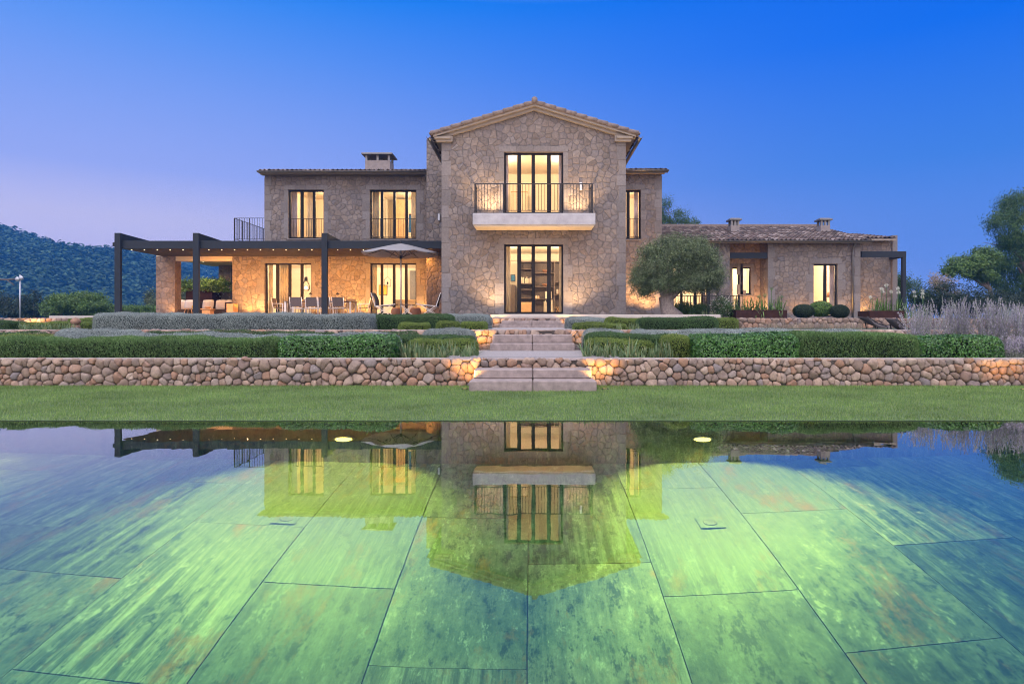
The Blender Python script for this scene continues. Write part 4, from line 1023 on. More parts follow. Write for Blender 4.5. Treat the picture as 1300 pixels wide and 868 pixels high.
ct = thing("coffee_table", "low light wood coffee table with a round bowl in front of the sofa", "coffee table", (PX(264, 30.8), 30.8, ZT)); x, y, z = ct.location
MB().box(x - .26, x + .26, y - .25, y + .25, z + .40, z + .44, .01).build("tabletop", M["light_wood"], ct); MB().box(x - .2, x + .2, y - .2, y + .2, z + .003, z + .399, .01).build("base", M["light_wood"], ct)
tag(MB().lathe((x, y, z + .441), [(.06, 0), (.13, .05), (.15, .10), (.14, .10), (.1, .05), (.002, .03)], 18).build("bowl", M["light_wood"]), "wooden bowl standing on the low coffee table", "bowl")
tag(MB().box(PX(292.5, 30.3), PX(301, 30.3), 29.9, 30.4, ZT + .001, PZ(385.5, 30.2), .012).build("wooden_cabinet", M["light_wood"]), "small upright light wood cabinet against the wall beside the sofa", "cabinet")
def planter(x0, x1, y0, y1, z0, z1, label):
    r = thing("planter_box", label, "planter", ((x0 + x1) / 2, (y0 + y1) / 2, z0)); t_ = .03
    m = MB(); m.box(x0, x1, y0, y0 + t_, z0, z1); m.box(x0, x1, y1 - t_, y1, z0, z1); m.box(x0, x0 + t_, y0 + t_ + .001, y1 - t_ - .001, z0, z1); m.box(x1 - t_, x1, y0 + t_ + .001, y1 - t_ - .001, z0, z1)
    m.build("box", M["corten"], r); MB().box(x0 + t_ + .001, x1 - t_ - .001, y0 + t_ + .001, y1 - t_ - .001, z0, z1 - .05).build("soil", M["soil"], r)
    return r
planter(PX(241, 34), PX(274, 34), 33.6, 34.6, ZT, PZ(367, 34), "tall rust brown steel planter behind the sofa in the loggia")
planter(PX(933, 22), PX(998, 22), 21.9, 22.6, Z3, PZ(393.5, 22), "long low rust brown planter on the wall in front of the low wing's recess")
planter(PX(1102, 22), PX(1146, 22), 21.9, 22.7, Z3, PZ(394.5, 22), "rust brown planter of white agapanthus at the right end of the villa")
# low railing beside the olive tree
gr = thing("garden_railing", "low black iron railing beside the olive tree", "railing", (PX(900, 23.2), 23.2, Z3)); y = 23.2
m = MB(); x0, x1 = PX(857, y), PX(943, y); zt = PZ(375, y); m.box(x0, x1, y - .015, y + .015, zt - .025, zt); m.box(x0, x1, y - .01, y + .01, Z3 + .1, Z3 + .12)
for i in range(23):
    x = x0 + (x1 - x0) * i / 22; w = .014 if i % 5 == 0 else .008; m.box(x - w, x + w, y - w, y + w, Z3 + .12 if w < .01 else Z3, zt - .025)
m.build("bars", M["iron"], gr)
# ------------------------------------------------------------------ things seen through the windows
def curtain(x0, x1, y, z0, z1, label, mat="linen", folds=5):
    V = []; n = folds * 6
    for z in (z0, z1):
        for i in range(n + 1): V.append((x0 + (x1 - x0) * i / n, y + .04 * math.sin(i / n * folds * 2 * math.pi), z))
    o = MB().add(V, [(i, i + 1, n + 2 + i, n + 1 + i) for i in range(n)], True).build("curtain", M[mat])
    q = o.modifiers.new("thickness", 'SOLIDIFY'); q.thickness = .008
    tag(o, label, "curtain")
def gc(p0, p1, hole, yw, label, mat="linen", folds=3): curtain(PX(p0, yw + .4), PX(p1, yw + .4), yw + .66, hole[2] + .02, hole[3] + .15, label, mat, folds)
gc(641, 647.5, GD, YG, "pale curtain at the left side of the ground floor gable door"); gc(710, 714.5, GD, YG, "pale curtain at the right side of the ground floor gable door")
gc(641, 645, GU, YG, "lilac sheer curtain at the left side of the balcony door", "sheer", 2); gc(709.5, 714.5, GU, YG, "lilac sheer curtain at the right side of the balcony door", "sheer", 2)
gc(353, 366, LD1, YL, "pale curtain in the second pane of the dining terrace door", folds=6); gc(338, 344, LD1, YL, "pale curtain at the left jamb of the dining terrace door")
gc(470.5, 477, LD2, YL, "pale curtain at the left jamb of the door behind the parasol")
gc(367, 375, LU1, YL, "lilac sheer curtain at the left of the first upper wing window", "sheer", 4); gc(388, 396, LU1, YL, "pale curtain in the middle pane of the first upper wing window", folds=4)
gc(471, 480, LU2, YL, "pale curtain at the left of the upper window above the parasol", folds=5); gc(521, 527, LU2, YL, "pale curtain at the right of the upper window above the parasol", folds=3)
gc(1056, 1063, AW, YS, "grey curtain at the right of the low wing's window", "sheer", 3); gc(806, 811, RW, YR, "pale sheer curtain in the narrow upper window beside the gable", "sheer", 3)
bc = thing("bookcase", "grey brown bookcase with open shelves behind the ground floor gable door", "bookcase", (.5, 28.6, ZF)); y0, y1 = 28.35, 28.75
bx = [PX(660, y0), PX(676.5, y0), PX(704, y0), PX(722, y0)]; zt = PZ(333, y0)
MB().box(bx[0], bx[3], y1 - .02, y1, ZF + .01, zt).build("back_panel", M["bookcase_board"], bc)
for x in bx: MB().box(x - .025, x + .025, y0, y1 - .021, ZF + .01, zt).build("upright", M["bookcase_board"], bc)
sh = {0: (341, 359.5, 367, 378), 1: (346, 363.5, 379), 2: (357, 373)}
for b, ys in sh.items():
    for py in ys: z = PZ(py, y0); MB().box(bx[b] + .026, bx[b + 1] - .026, y0 + .005, y1 - .022, z - .035, z).build("shelf", M["bookcase_board"], bc)
MB().box(bx[0], bx[3], y0 + .002, y1 - .002, zt + .001, zt + .04).build("top", M["bookcase_board"], bc)
def book_row(b, py, x0f, x1f, h, label, grp, mats):
    z = PZ(py, y0); x = bx[b] + (bx[b + 1] - bx[b]) * x0f; xe = bx[b] + (bx[b + 1] - bx[b]) * x1f; k = 0
    while x < xe:
        w = random.uniform(.03, .055); hh = h * random.uniform(.8, 1.1)
        tag(MB().box(x, x + w, y0 + .05, y0 + .28, z + .001, z + hh, .004).build("book", M[mats[k % len(mats)]]), label, "book", grp); x += w + .004; k += 1
book_row(0, 359.5, .1, .85, .26, "book in the row on the left bay of the bookcase", "books in the left bay", ["paper", "linen", "paper", "bookcase_board"])
book_row(2, 373, .15, .8, .2, "book in the upper row on the right bay of the bookcase", "books in the right bay", ["paper", "terracotta", "paper"])
book_row(1, 398, .5, .95, .62, "tall pale folder on the floor of the middle bookcase bay", "folders in the middle bay", ["linen", "paper"])
book_row(1, 379, .05, .3, .14, "small pale book on the lowest shelf of the middle bay", "small books in the middle bay", ["paper", "light_wood"])
for py, s in ((346, "upper"), (363.5, "middle")):
    z = PZ(py, y0); x = (bx[1] + bx[2]) / 2 + .1
    tag(MB().lathe((x, y0 + .18, z + .001), [(.07, 0), (.14, .05), (.17, .13), (.155, .13), (.1, .04), (.002, .03)], 18).build("bowl", M["terracotta"]), f"orange brown bowl on the {s} shelf of the bookcase's middle bay", "bowl")
z = PZ(379, y0)
tag(MB().box(bx[1] + .55, bx[1] + .85, y0 + .04, y0 + .3, z + .001, z + .32, .02).build("storage_box", M["paper"]), "cream storage box on the lowest shelf of the middle bay", "box")
lg = MB()
for i in range(6):
    for j in range(5): lg.tube([(bx[2] + .09 + i * .085 + (j % 2) * .04, y0 - .05, ZF + .06 + j * .078), (bx[2] + .09 + i * .085 + (j % 2) * .04, y0 + .3, ZF + .06 + j * .078)], random.uniform(.03, .042), 9)
tag(lg.build("log_stack", M["log_end"]), "stack of cut firewood at the bottom right of the bookcase", "firewood", kind="stuff")
tag(MB().box(bx[0] + .04, bx[1] - .04, y0 - .06, y0 + .3, ZF + .01, PZ(383.5, y0), .02).build("wicker_basket", M["light_wood"]), "woven basket at the bottom left of the bookcase", "basket")
def picture(x0, x1, y, z0, z1, mat, label):
    r = thing("wall_picture", label, "picture", ((x0 + x1) / 2, y, z0)); MB().box(x0, x1, y - .04, y - .003, z0, z1, .006).build("frame", M["bookcase_board"], r)
    MB().box(x0 + .03, x1 - .03, y - .046, y - .0405, z0 + .03, z1 - .03).build("canvas", M[mat], r)
picture(PX(648, 29), PX(654, 29), 29.19, PZ(357, 29), PZ(348, 29), "blue_cloth", "small dark blue picture on the wall left of the bookcase")
tag(MB().box(PX(647.5, 28.8), PX(654.5, 28.8), 28.7, 29.1, ZF + .01, PZ(361.5, 28.8), .01).build("cupboard", M["bookcase_board"]), "tall brown cupboard left of the bookcase", "cupboard")
picture(PX(473, 35), PX(484, 35), 36.49, PZ(374, 36), PZ(361, 36), "yellow_paint", "yellow painting on the wall behind the parasol's door")
pl = thing("pendant_lamp", "glass bottle pendant lamp with a dark cap in the dining terrace door", "pendant lamp", (PX(388.5, 32.5), 32.5, PZ(367, 32.5))); x, y, z = pl.location
MB().tube([(x, y, z + .62), (x, y, 4.14)], .006, 6).build("cord", M["iron"], pl); MB().lathe((x, y, z + .42), [(.09, 0), (.08, .2), (.02, .22), (.002, .22)], 14).build("cap", M["iron"], pl)
MB().lathe((x, y, z), [(.05, 0), (.075, .05), (.075, .1), (.03, .15), (.002, .15)], 14).build("bulb", M["lamp_glow"], pl)
g = MB().lathe((x, y, z - .08), [(.14, 0), (.20, .12), (.17, .3), (.09, .5)], 16).build("lamp_shade", M["glass"], pl)
bh = thing("wire_birdcage", "house shaped wire cage hanging in the door behind the parasol", "birdcage", (PX(492, 32), 32, PZ(363.5, 32))); x, y, z = bh.location
m = MB()
for a in (-.16, .16): m.bar((x + a, y, z), (x + a, y, z + .34), .014); m.bar((x + a * 1.2, y, z + .31), (x, y, z + .50), .014)
m.bar((x - .17, y, z), (x + .17, y, z), .025); m.bar((x, y, z + .5), (x, y, 4.14), .006); m.build("frame", M["iron"], bh)
m = MB(); m.lathe((x, y, z + .10), [(.002, 0), (.045, .03), (.05, .07), (.02, .13), (.002, .14)], 10); m.build("ornament", M["iron"], bh)
kc = thing("kitchen_island", "pale kitchen island with pots behind the door under the parasol", "kitchen island", (PX(515, 33), 33.5, ZF))
MB().box(PX(500, 33), PX(530, 33), 33, 34, ZF + .01, ZF + .88).build("cabinet", M["linen"], kc); MB().box(PX(499, 33), PX(531, 33), 32.95, 34.05, ZF + .881, ZF + .92, .005).build("worktop", M["plaster"], kc)
tag(MB().box(PX(517, 35), PX(530, 35), 35.8, 36.45, ZF + .01, PZ(344, 36), .01).build("refrigerator", M["zinc"]), "tall grey refrigerator behind the right pane of the parasol's door", "refrigerator")
hk = thing("hanging_garment", "bright blue garment hanging in the right pane of the upper window above the parasol", "garment", (PX(520.5, 32), 32, PZ(295, 32))); x, y, z = hk.location
V = []; n = 10
for zz, w in ((z, .085), (z + .75, .07), (z + .86, .06)):
    for k in range(n): a = 2 * math.pi * k / n; V.append((x + w * math.cos(a) * (1 + .1 * math.sin(3 * a)), y + .06 * math.sin(a), zz))
MB().add(V, [(j * n + k, j * n + (k + 1) % n, j * n + n + (k + 1) % n, j * n + n + k) for j in range(2) for k in range(n)], True).build("cloth", M["blue_cloth"], hk)
MB().box(x - .06, x + .06, y - .02, y + .02, z + .861, z + .94, .01).build("hanger", M["bookcase_board"], hk)
wd = thing("wardrobe", "light wood wardrobe in the upper room above the parasol", "wardrobe", (PX(507, 35), 35.1, 4.95)); x0, x1 = PX(503, 35), PX(514.5, 35)
MB().box(x0, x1, 34.8, 35.45, 4.96, PZ(254, 35), .01).build("body", M["light_wood"], wd); MB().box(x0 + .02, (x0 + x1) / 2 - .004, 34.778, 34.798, 4.99, PZ(254, 35) - .03).build("door", M["light_wood"], wd); MB().box((x0 + x1) / 2 + .004, x1 - .02, 34.778, 34.798, 4.99, PZ(254, 35) - .03).build("door", M["light_wood"], wd)
dk = thing("console_table", "low dark console table behind the balcony door's right panes", "console table", (PX(697, 26.5), 26.5, BZ1 + .03)); x0, x1 = PX(682, 26.5), PX(707, 26.5); z = BZ1 + .03
MB().box(x0, x1, 26.3, 26.7, z + .50, z + .53, .005).build("tabletop", M["blue_cloth"], dk)
for x in (x0 + .03, x1 - .03):
    for y in (26.34, 26.66): MB().box(x - .02, x + .02, y - .02, y + .02, z, z + .499).build("leg", M["blue_cloth"], dk)
tag(MB().box(PX(704, 26.5), PX(709, 26.5), 26.4, 26.6, z + .531, z + .62, .01).build("jewellery_box", M["iron"]), "small dark box standing on the console table behind the balcony door", "box")
bd = thing("headboard_panel", "tan framed panel against the wall behind the balcony door's left panes", "panel", (PX(660, 28), 28, BZ1 + .03)); x0, x1 = PX(649, 28), PX(669, 28)
MB().box(x0, x1, 28.2, 28.3, BZ1 + .03, PZ(243, 28), .01).build("panel", M["plaster"], bd); MB().box(x0 - .03, x1 + .03, 28.18, 28.32, PZ(243, 28) + .002, PZ(243, 28) + .04).build("frame", M["light_wood"], bd)
m = thing("floor_lamp", "orange shaded table lamp seen in the low wing's window", "lamp", (PX(1053.5, 33.5), 33.5, Z3 + .1)); x, y, z = m.location
MB().lathe((x, y, z), [(.14, 0), (.14, .03), (.02, .05), (.02, 1.2), (.01, 1.2)], 14).build("stem", M["iron"], m); MB().lathe((x, y, z + 1.15), [(.16, 0), (.12, .28)], 16).build("lamp_shade", M["terracotta"], m)
# ------------------------------------------------------------------ hedges
def hedge(label, x0, x1, y0, y1, z0, z1, kind, dens=1.0, rnd=.12, name="clipped_hedge", grp=None):
    c = np.array([(x0 + x1) / 2, (y0 + y1) / 2, (z0 + z1) / 2]); h = np.array([x1 - x0, y1 - y0, z1 - z0]) / 2
    r = min(rnd, h.min() * .9); inner = h - r
    cfg = {'silver': ("leaf_silver", 10500, .020, .010, .5), 'rosemary': ("leaf_rosemary", 9000, .045, .0065, .5), 'glossy': ("leaf_glossy", 5200, .036, .021, .55), 'box': ("leaf_box", 9000, .022, .013, .7), 'green': ("leaf_green", 8000, .024, .013, .6)}[kind]
    matn, dn, L, Wd, spread = cfg
    A = np.array([h[1] * h[2], h[0] * h[2], h[0] * h[1]]) * 4
    n = int(dn * dens * (2 * A[0] + 2 * A[1] + A[2]))
    face = RNG.choice(5, n, p=np.array([A[0], A[0], A[1], A[1], A[2]]) / (2 * A[0] + 2 * A[1] + A[2]))
    P = RNG.uniform(-1, 1, (n, 3)) * h
    for f, (ax, s) in enumerate(((0, -1), (0, 1), (1, -1), (1, 1), (2, 1))): P[face == f, ax] = s * h[ax]
    low = -h[2]
    Q = np.clip(P, -inner, inner); Q[:, 2] = np.clip(P[:, 2], -h[2], inner[2]); Nn = unit(P - Q); 
    S = Q + Nn * r
    wv = np.stack([np.sin(S[:, 0] * 5.1 + S[:, 2] * 9 + c[0]), np.sin(S[:, 0] * 11.3 + S[:, 1] * 7 + 1.7 * c[1]), np.sin(S[:, 0] * 2.3 + 2 * c[0])], 1) @ np.array([.012, .009, .016])
    S = S + Nn * (wv[:, None] - np.abs(RNG.normal(0, .022, (n, 1))) + .006)
    stray = RNG.random(n) < .035; S[stray] += Nn[stray] * RNG.uniform(.005, .03, (stray.sum(), 1))
    r_ = thing(name, label, "hedge", (c[0], c[1], z0), grp)
    along = None
    if kind == 'rosemary': along = Nn * .75 + np.array([0, 0, .8])
    V = leaves(S + c, Nn if kind != 'rosemary' else RNG.normal(0, 1, (n, 3)), L, Wd, spread, along)
    quads("foliage", V, M[matn], r_)
    k = .045; m = MB(); g = 0
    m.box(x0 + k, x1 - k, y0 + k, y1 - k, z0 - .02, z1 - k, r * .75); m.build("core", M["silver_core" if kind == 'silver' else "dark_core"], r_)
    if kind == 'glossy':
        nf = int(26 * (x1 - x0)); T = S[RNG.choice(n, nf)] + c
        T = T[T[:, 2] > c[2] + h[2] * .25]
        F4 = np.concatenate([leaves(T + RNG.normal(0, .006, T.shape), np.tile([0, -.6, .8], (len(T), 1)), .026, .012, .5) for _ in range(3)])
        if 'white' in label: quads("blossom", F4, M["flower_white"], r_)
    return r_
def hp(label, p0, p1, ytop, y, depth, z0, kind, **kw): hedge(label, PX(p0, y), PX(p1, y), y, y + depth, z0, PZ(ytop, y), kind, **kw)
# lowest bed, left of the steps
hp("long clipped rosemary hedge along the left boulder wall", -110, 345, 429, 9.36, .62, Z1, 'rosemary', dens=1.1)
hp("glossy dark hedge dotted with white blossom above the left boulder wall", 346, 500, 427.5, 9.33, .62, Z1, 'glossy', rnd=.16)
hp("low grey santolina hedge behind the rosemary and glossy hedges on the left", 58, 503, 424, 10.1, .6, Z1, 'silver', rnd=.2)
hp("short grey santolina mound before the long grey hedge at the left", 62, 172, 417.5, 11.15, .5, Z1, 'silver', rnd=.2)
hp("low yellow green hedge strip in front of the long grey hedge", 176, 420, 420.5, 11.3, .45, Z1, 'green', dens=.6)
hp("low dark green hedge ending near the left iris bed", 426, 528, 422.5, 11.2, .45, Z1, 'green', dens=.6)
hp("low green hedge strip at the far left edge above the rosemary hedge", -90, 36, 423, 10.9, .6, Z1, 'green', dens=.6)
hp("flat bright green hedge just below it at the far left edge", -90, 60, 426, 10.15, .5, Z1, 'box', dens=.6)
hp("grey santolina hedge left of the middle steps", 534, 603, 417, 11.35, .55, Z1, 'silver', rnd=.2)
hp("middle green hedge behind the left box hedge", 502, 602, 426, 10.6, .5, Z1, 'green')
hp("round topped box hedge behind the left iris bed", 516, 606, 430.5, 9.95, .5, Z1, 'box', rnd=.18)
# lowest bed, right of the steps
hp("grey santolina hedge running right from the middle steps", 741, 800, 418, 11.35, .55, Z1, 'silver', rnd=.2)
hp("long flat grey santolina hedge behind the right front hedges", 802, 1108, 418.2, 11.3, .6, Z1, 'silver', rnd=.2)
hp("middle green hedge behind the right iris bed", 743, 858, 423.5, 10.6, .5, Z1, 'green')
hp("box hedge just behind the right iris bed", 744, 835, 431.5, 9.95, .5, Z1, 'box', rnd=.18)
hp("yellow green end of the right front hedge row beside the irises", 846, 884, 423, 9.55, .75, Z1, 'box', rnd=.2)
hp("large glossy dark hedge above the right boulder wall", 880, 1018, 424.5, 9.32, .8, Z1, 'glossy', rnd=.16)
hp("bright rosemary hedge between the two glossy hedges on the right", 1017, 1172, 423, 9.36, .8, Z1, 'rosemary', dens=1.1)
hp("rounded glossy hedge at the right end of the front row", 1168, 1278, 427.5, 9.36, .75, Z1, 'glossy', rnd=.22)
# second bed
hp("very long tall grey santolina hedge in front of the pergola terrace", 113, 470, 397.5, 13.1, .9, Z2, 'silver', rnd=.13)
hp("dark green hedge at the right end of the long grey hedge", 471, 574, 399.5, 13.6, .7, Z2, 'green', rnd=.13)
hp("grey santolina hedge in front of the gable's left corner", 560, 623, 398.5, 14.8, .8, Z2, 'silver', rnd=.16)
hp("small yellow green box block before the dark green hedge", 505, 542, 410, 12.9, .45, Z2, 'box', rnd=.14)
hp("left one of two touching box blocks near the middle steps", 553, 582, 407.5, 12.9, .45, Z2, 'box', rnd=.10)
hp("right one of two touching box blocks near the middle steps", 583, 618, 407.5, 12.9, .45, Z2, 'box', rnd=.10)
hp("grey santolina hedge right of the upper steps", 719, 775, 403, 14.8, .7, Z2, 'silver', rnd=.16)
hp("low box block in front of the grey hedge right of the upper steps", 728, 797, 410.5, 12.9, .45, Z2, 'box', rnd=.14)
hp("green hedge on the right of the upper steps' grey hedge", 770, 818, 402.8, 14.4, .7, Z2, 'box', rnd=.16)
hp("large clipped green hedge below the olive tree", 812, 913, 403, 13.4, .8, Z2, 'green', rnd=.13)
hp("dark clipped hedge to the right of the hedge below the olive tree", 903, 940, 404, 13.9, .7, Z2, 'box', rnd=.14)
hp("clipped green hedge behind the round boulder at the left", 22, 112, 408.5, 16.5, .7, Z2, 'box', rnd=.12)
hp("small dark hedge end at the left edge of the lit wall", -70, 10, 407, 16.2, .7, Z2, 'green', rnd=.16)
hp("flat green hedge on top of the far left garden wall", 82, 114, 403.5, 18.5, .8, Z2, 'box', rnd=.12)
# round boulder on the second level
m = MB(); V = []; Fs = []; n = 14
x, y = PX(96, 15.9), 15.9; z = PZ(418, 15.9)
for j in range(9):
    ph = math.pi * j / 8
    for k in range(n):
        a = 2 * math.pi * k / n; d = 1 + .16 * mnoise.noise((math.cos(a) * 2, math.sin(a) * 2, ph * 1.5)); V.append((x + .115 * math.sin(ph) * math.cos(a) * d, y + .10 * math.sin(ph) * math.sin(a) * d, Z2 + .11 + .085 + .10 * -math.cos(ph) * d))
for j in range(8):
    for k in range(n): Fs.append((j * n + k, j * n + (k + 1) % n, (j + 1) * n + (k + 1) % n, (j + 1) * n + k))
tag(m.add(V, Fs, True).build("boulder", M["field_stone"]), "single rounded lilac boulder beside the left end of the long grey hedge", "boulder")
tag(MB().box(x - .09, x + .09, y - .07, y + .08, Z2 - .02, Z2 + .11, .03).build("plinth_stone", M["field_stone"]), "flat stone under the single rounded boulder", "stone")
# ------------------------------------------------------------------ blades and sprays
def blades(base, n, L, Wd, spread, lean=.35, segs=3, droop=.5, rad=.1):
    """arching strap leaves; returns (k,4,3) quads"""
    out = []
    b = np.array(base, float) + np.c_[RNG.normal(0, rad, (n, 2)), np.zeros(n)]
    a = RNG.uniform(0, 2 * np.pi, n); ln = np.abs(RNG.normal(0, lean, n)); d = np.c_[np.cos(a) * ln, np.sin(a) * ln, np.ones(n)]; d = unit(d)
    side = unit(np.c_[-np.sin(a + RNG.normal(0, .8, n)), np.cos(a), np.zeros(n)]); l = L * RNG.uniform(.55, 1.15, (n, 1)); w = Wd * RNG.uniform(.7, 1.2, (n, 1))
    prev = b; pd = d; wp = w * .8
    for s in range(segs):
        nd = unit(pd + np.array([0, 0, -droop / segs]) * np.c_[ln, ln, ln] * 2); nx = prev + nd * l / segs
        wn = w * (1 - (s + 1) / segs) if s == segs - 1 else w * (1 - .12 * s)
        out.append(np.stack([prev - side * wp / 2, prev + side * wp / 2, nx + side * np.maximum(wn, .0006) / 2, nx - side * np.maximum(wn, .0006) / 2], 1)); prev, pd, wp = nx, nd, wn
    return np.concatenate(out)
def clump(name, label, cat, base, V, mat, grp=None):
    return tag(quads(name, V, M[mat], None, base), label, cat, grp)
for lo, hi, n, s in ((508, 604, 11, "left"), (742, 866, 14, "right")):
    for i in range(n):
        px = lo + (hi - lo) * (i + .5) / n + random.uniform(-2, 2); y = random.uniform(9.35, 9.75); b = (PX(px, y), y, Z1)
        V = blades(b, 17, random.uniform(.19, .33), .026, 0, .42, 3, .25, .04)
        clump("iris_clump", f"clump of upright grey green iris blades above the boulder wall {s} of the steps", "iris", b, V, "leaf_iris", f"iris clumps {s} of the steps")
for px, y in ((786, 12.75), (800, 12.8), (808, 13.0)):
    b = (PX(px, y), y, Z2); clump("iris_clump", "small iris tuft before the green hedges right of the upper steps", "iris", b, blades(b, 20, .16, .014, 0, .35, 3, .3, .035), "leaf_iris", "iris tufts on the second level")
for px in range(26, 92, 8):
    b = (PX(px, 15.6), 15.6, Z2); clump("iris_clump", "low iris tuft below the clipped hedge at the far left", "iris", b, blades(b, 20, .17, .016, 0, .4, 3, .3, .05), "leaf_iris", "iris tufts at the far left")
# russian sage on the right
def sage(x, y, z, h, n, label):
    St = []; Bl = []
    for i in range(n):
        a = random.uniform(0, 2 * math.pi); ln = abs(random.gauss(0, .42)); d = Vector((math.cos(a) * ln, math.sin(a) * ln * .7, 1)).normalized(); L = h * random.uniform(.7, 1.08); p = Vector((x + random.gauss(0, .10), y + random.gauss(0, .08), z)); up = d
        pts = [p]
        for s in range(5):
            up = (up + Vector((0, 0, .06)) + Vector((random.gauss(0, .06), random.gauss(0, .06), 0))).normalized(); pts.append(pts[-1] + up * L / 5)
        P = np.array(pts); side = np.array([random.gauss(0, 1), random.gauss(0, 1), 0]); side /= np.linalg.norm(side); w = .0035
        for s in range(5): St.append(np.stack([P[s] - side * w, P[s] + side * w, P[s + 1] + side * w * .8, P[s + 1] - side * w * .8]))
        m_ = 46; t = RNG.uniform(.35, 1, m_) * 5; k = np.minimum(t.astype(int), 4); q = P[k] + (P[k + 1] - P[k]) * (t - k)[:, None]
        br = RNG.normal(0, 1, (m_, 3)) * .020 * (1.25 - t / 5)[:, None] * np.array([1, 1, .8]); Bl.append(leaves(q + br, RNG.normal(0, 1, (m_, 3)), .020, .011, 1))
        lf = P[RNG.integers(0, 3, 10)] + RNG.normal(0, .03, (10, 3)); St += list(leaves(lf, RNG.normal(0, 1, (10, 3)), .04, .008, 1))
    r = thing("sage_bush", label, "sage bush", (x, y, z)); quads("stem", np.array(St), M["sage_stem"], r); quads("blossom", np.concatenate(Bl), M["sage_bloom"], r)
for (px, y, h, n, l) in ((1172, 10.9, .86, 130, "lilac flowering sage bush behind the rounded glossy hedge, the leftmost"), (1215, 11.0, .96, 150, "lilac flowering sage bush with the tallest sprays, second from the left"), (1262, 10.6, .92, 150, "lilac flowering sage bush, third from the left, above the end of the hedge row"), (1302, 10.2, .86, 150, "lilac flowering sage bush at the right edge beside the hedge end"), (1345, 10.4, .88, 120, "lilac flowering sage bush outermost at the right edge"), (1292, 9.5, .34, 90, "low sage bush just above the right end of the boulder wall")):
    sage(PX(px, y), y, Z1, h, n, l)
# dry grass before the rear wall on the right
for i in range(16):
    px = 968 + i * 8; y = random.uniform(18.6, 19.8); b = (PX(px, y), y, Z2)
    clump("grass_tuft", "tuft of dry pinkish grass before the rear wall below the low wing", "grass tuft", b, blades(b, 70, .22, .006, 0, .4, 3, .5, .09), "dry_grass", "dry grass tufts before the rear wall")
# ------------------------------------------------------------------ shrubs and trees
def ell(c, r, n, K=None, tight=.34, shell=.35):
    """points gathered in clumps through an ellipsoid"""
    c = np.array(c, float); r = np.array(r, float); K = K or min(max(10, n // 160), 90)
    u = unit(RNG.normal(0, 1, (K, 3))) * (RNG.random((K, 1)) ** (1 / 3) * (1 - shell) + shell) * RNG.uniform(.75, 1.04, (K, 1))
    s = tight / K ** (1 / 3) * 1.9
    k = RNG.integers(0, K, n); off = RNG.normal(0, 1, (n, 3)) * s; p = u[k] + off
    nrm = unit(u[k] * .6 + unit(off) * .9 + np.array([0, 0, .35]))
    return c + p * r, nrm
def shrub(name, label, cat, lobes, n, mat, L, Wd, z0, grp=None, K=None, spread=.7, core=.0, stems=5, extra=None):
    P = []; Nn = []; vol = sum(np.prod(l[1]) ** .67 for l in lobes)
    for c, r in lobes:
        k = int(n * np.prod(r) ** .67 / vol); a, b = ell(c, r, k, K); P.append(a); Nn.append(b)
    P = np.concatenate(P); Nn = np.concatenate(Nn); keep = P[:, 2] > z0 + .01; P, Nn = P[keep], Nn[keep]
    cx = np.mean([l[0][0] for l in lobes]); cyy = np.mean([l[0][1] for l in lobes])
    r_ = thing(name, label, cat, (cx, cyy, z0), grp); quads("foliage", leaves(P, Nn, L, Wd, spread), M[mat], r_)
    m = MB()
    for c, r in lobes:
        for i in range(stems):
            t = Vector(c) + Vector((random.uniform(-.6, .6) * r[0], random.uniform(-.6, .6) * r[1], random.uniform(-.1, .5) * r[2])); b = Vector((c[0] + random.uniform(-.15, .15) * r[0], c[1], z0))
            m.tube([b, b.lerp(t, .5) + Vector((random.uniform(-.05, .05), 0, .05)), t], [.03 * max(r), .02 * max(r), .006 * max(r)], 6)
    m.build("stem", M["bark"], r_)
    if extra is not None: quads("blossom", extra, M["flower_white"], r_)
    return r_
def tree(name, label, base, fork, tips, lobes, n, mat, L, Wd, bark="bark", r0=.2, grp=None, K=None, hang=0, wob=.08):
    r_ = thing(name, label, "tree", base, grp); m = MB(); b = Vector(base); f = Vector(fork)
    mid = b.lerp(f, .5) + Vector((random.uniform(-.1, .1) * r0 * 3, 0, 0))
    m.tube([b - Vector((0, 0, .05)), b + Vector((0, 0, .12 * (f - b).length)), mid, f, f + (f - mid) * .15], [r0 * 1.35, r0 * 1.05, r0 * .85, r0 * .8, r0 * .5], 14, wob)
    tk = m.build("trunk", M[bark], r_); m = MB()
    for t in tips:
        t = Vector(t); q = f.lerp(t, .45) + Vector((random.uniform(-.2, .2), random.uniform(-.2, .2), random.uniform(.0, .15))) * (t - f).length * .4
        m.tube([f - Vector((0, 0, r0 * .3)), f.lerp(q, .5), q, t], [r0 * .5, r0 * .38, r0 * .25, r0 * .07], 8, wob)
        for _ in range(4):
            e = t + Vector((random.gauss(0, 1), random.gauss(0, 1), random.gauss(-.3, .5))) * (t - f).length * .14; s = q.lerp(t, random.uniform(.1, .9)); m.tube([s, s.lerp(e, .5) + Vector((0, 0, .05)), e], [r0 * .14, r0 * .09, r0 * .03], 6)
    m.build("branch", M[bark], r_)
    P = []; Nn = []; vol = sum(np.prod(l[1]) ** .67 for l in lobes)
    for c, r in lobes:
        k = int(n * np.prod(r) ** .67 / vol); a, d = ell(c, r, k, K); P.append(a); Nn.append(d)
    P = np.concatenate(P); Nn = np.concatenate(Nn); al = None
    if hang: al = np.tile([0, 0, -1.0], (len(P), 1))
    quads("crown", leaves(P, Nn, L, Wd, .7, al, .5), M[mat], r_); return r_
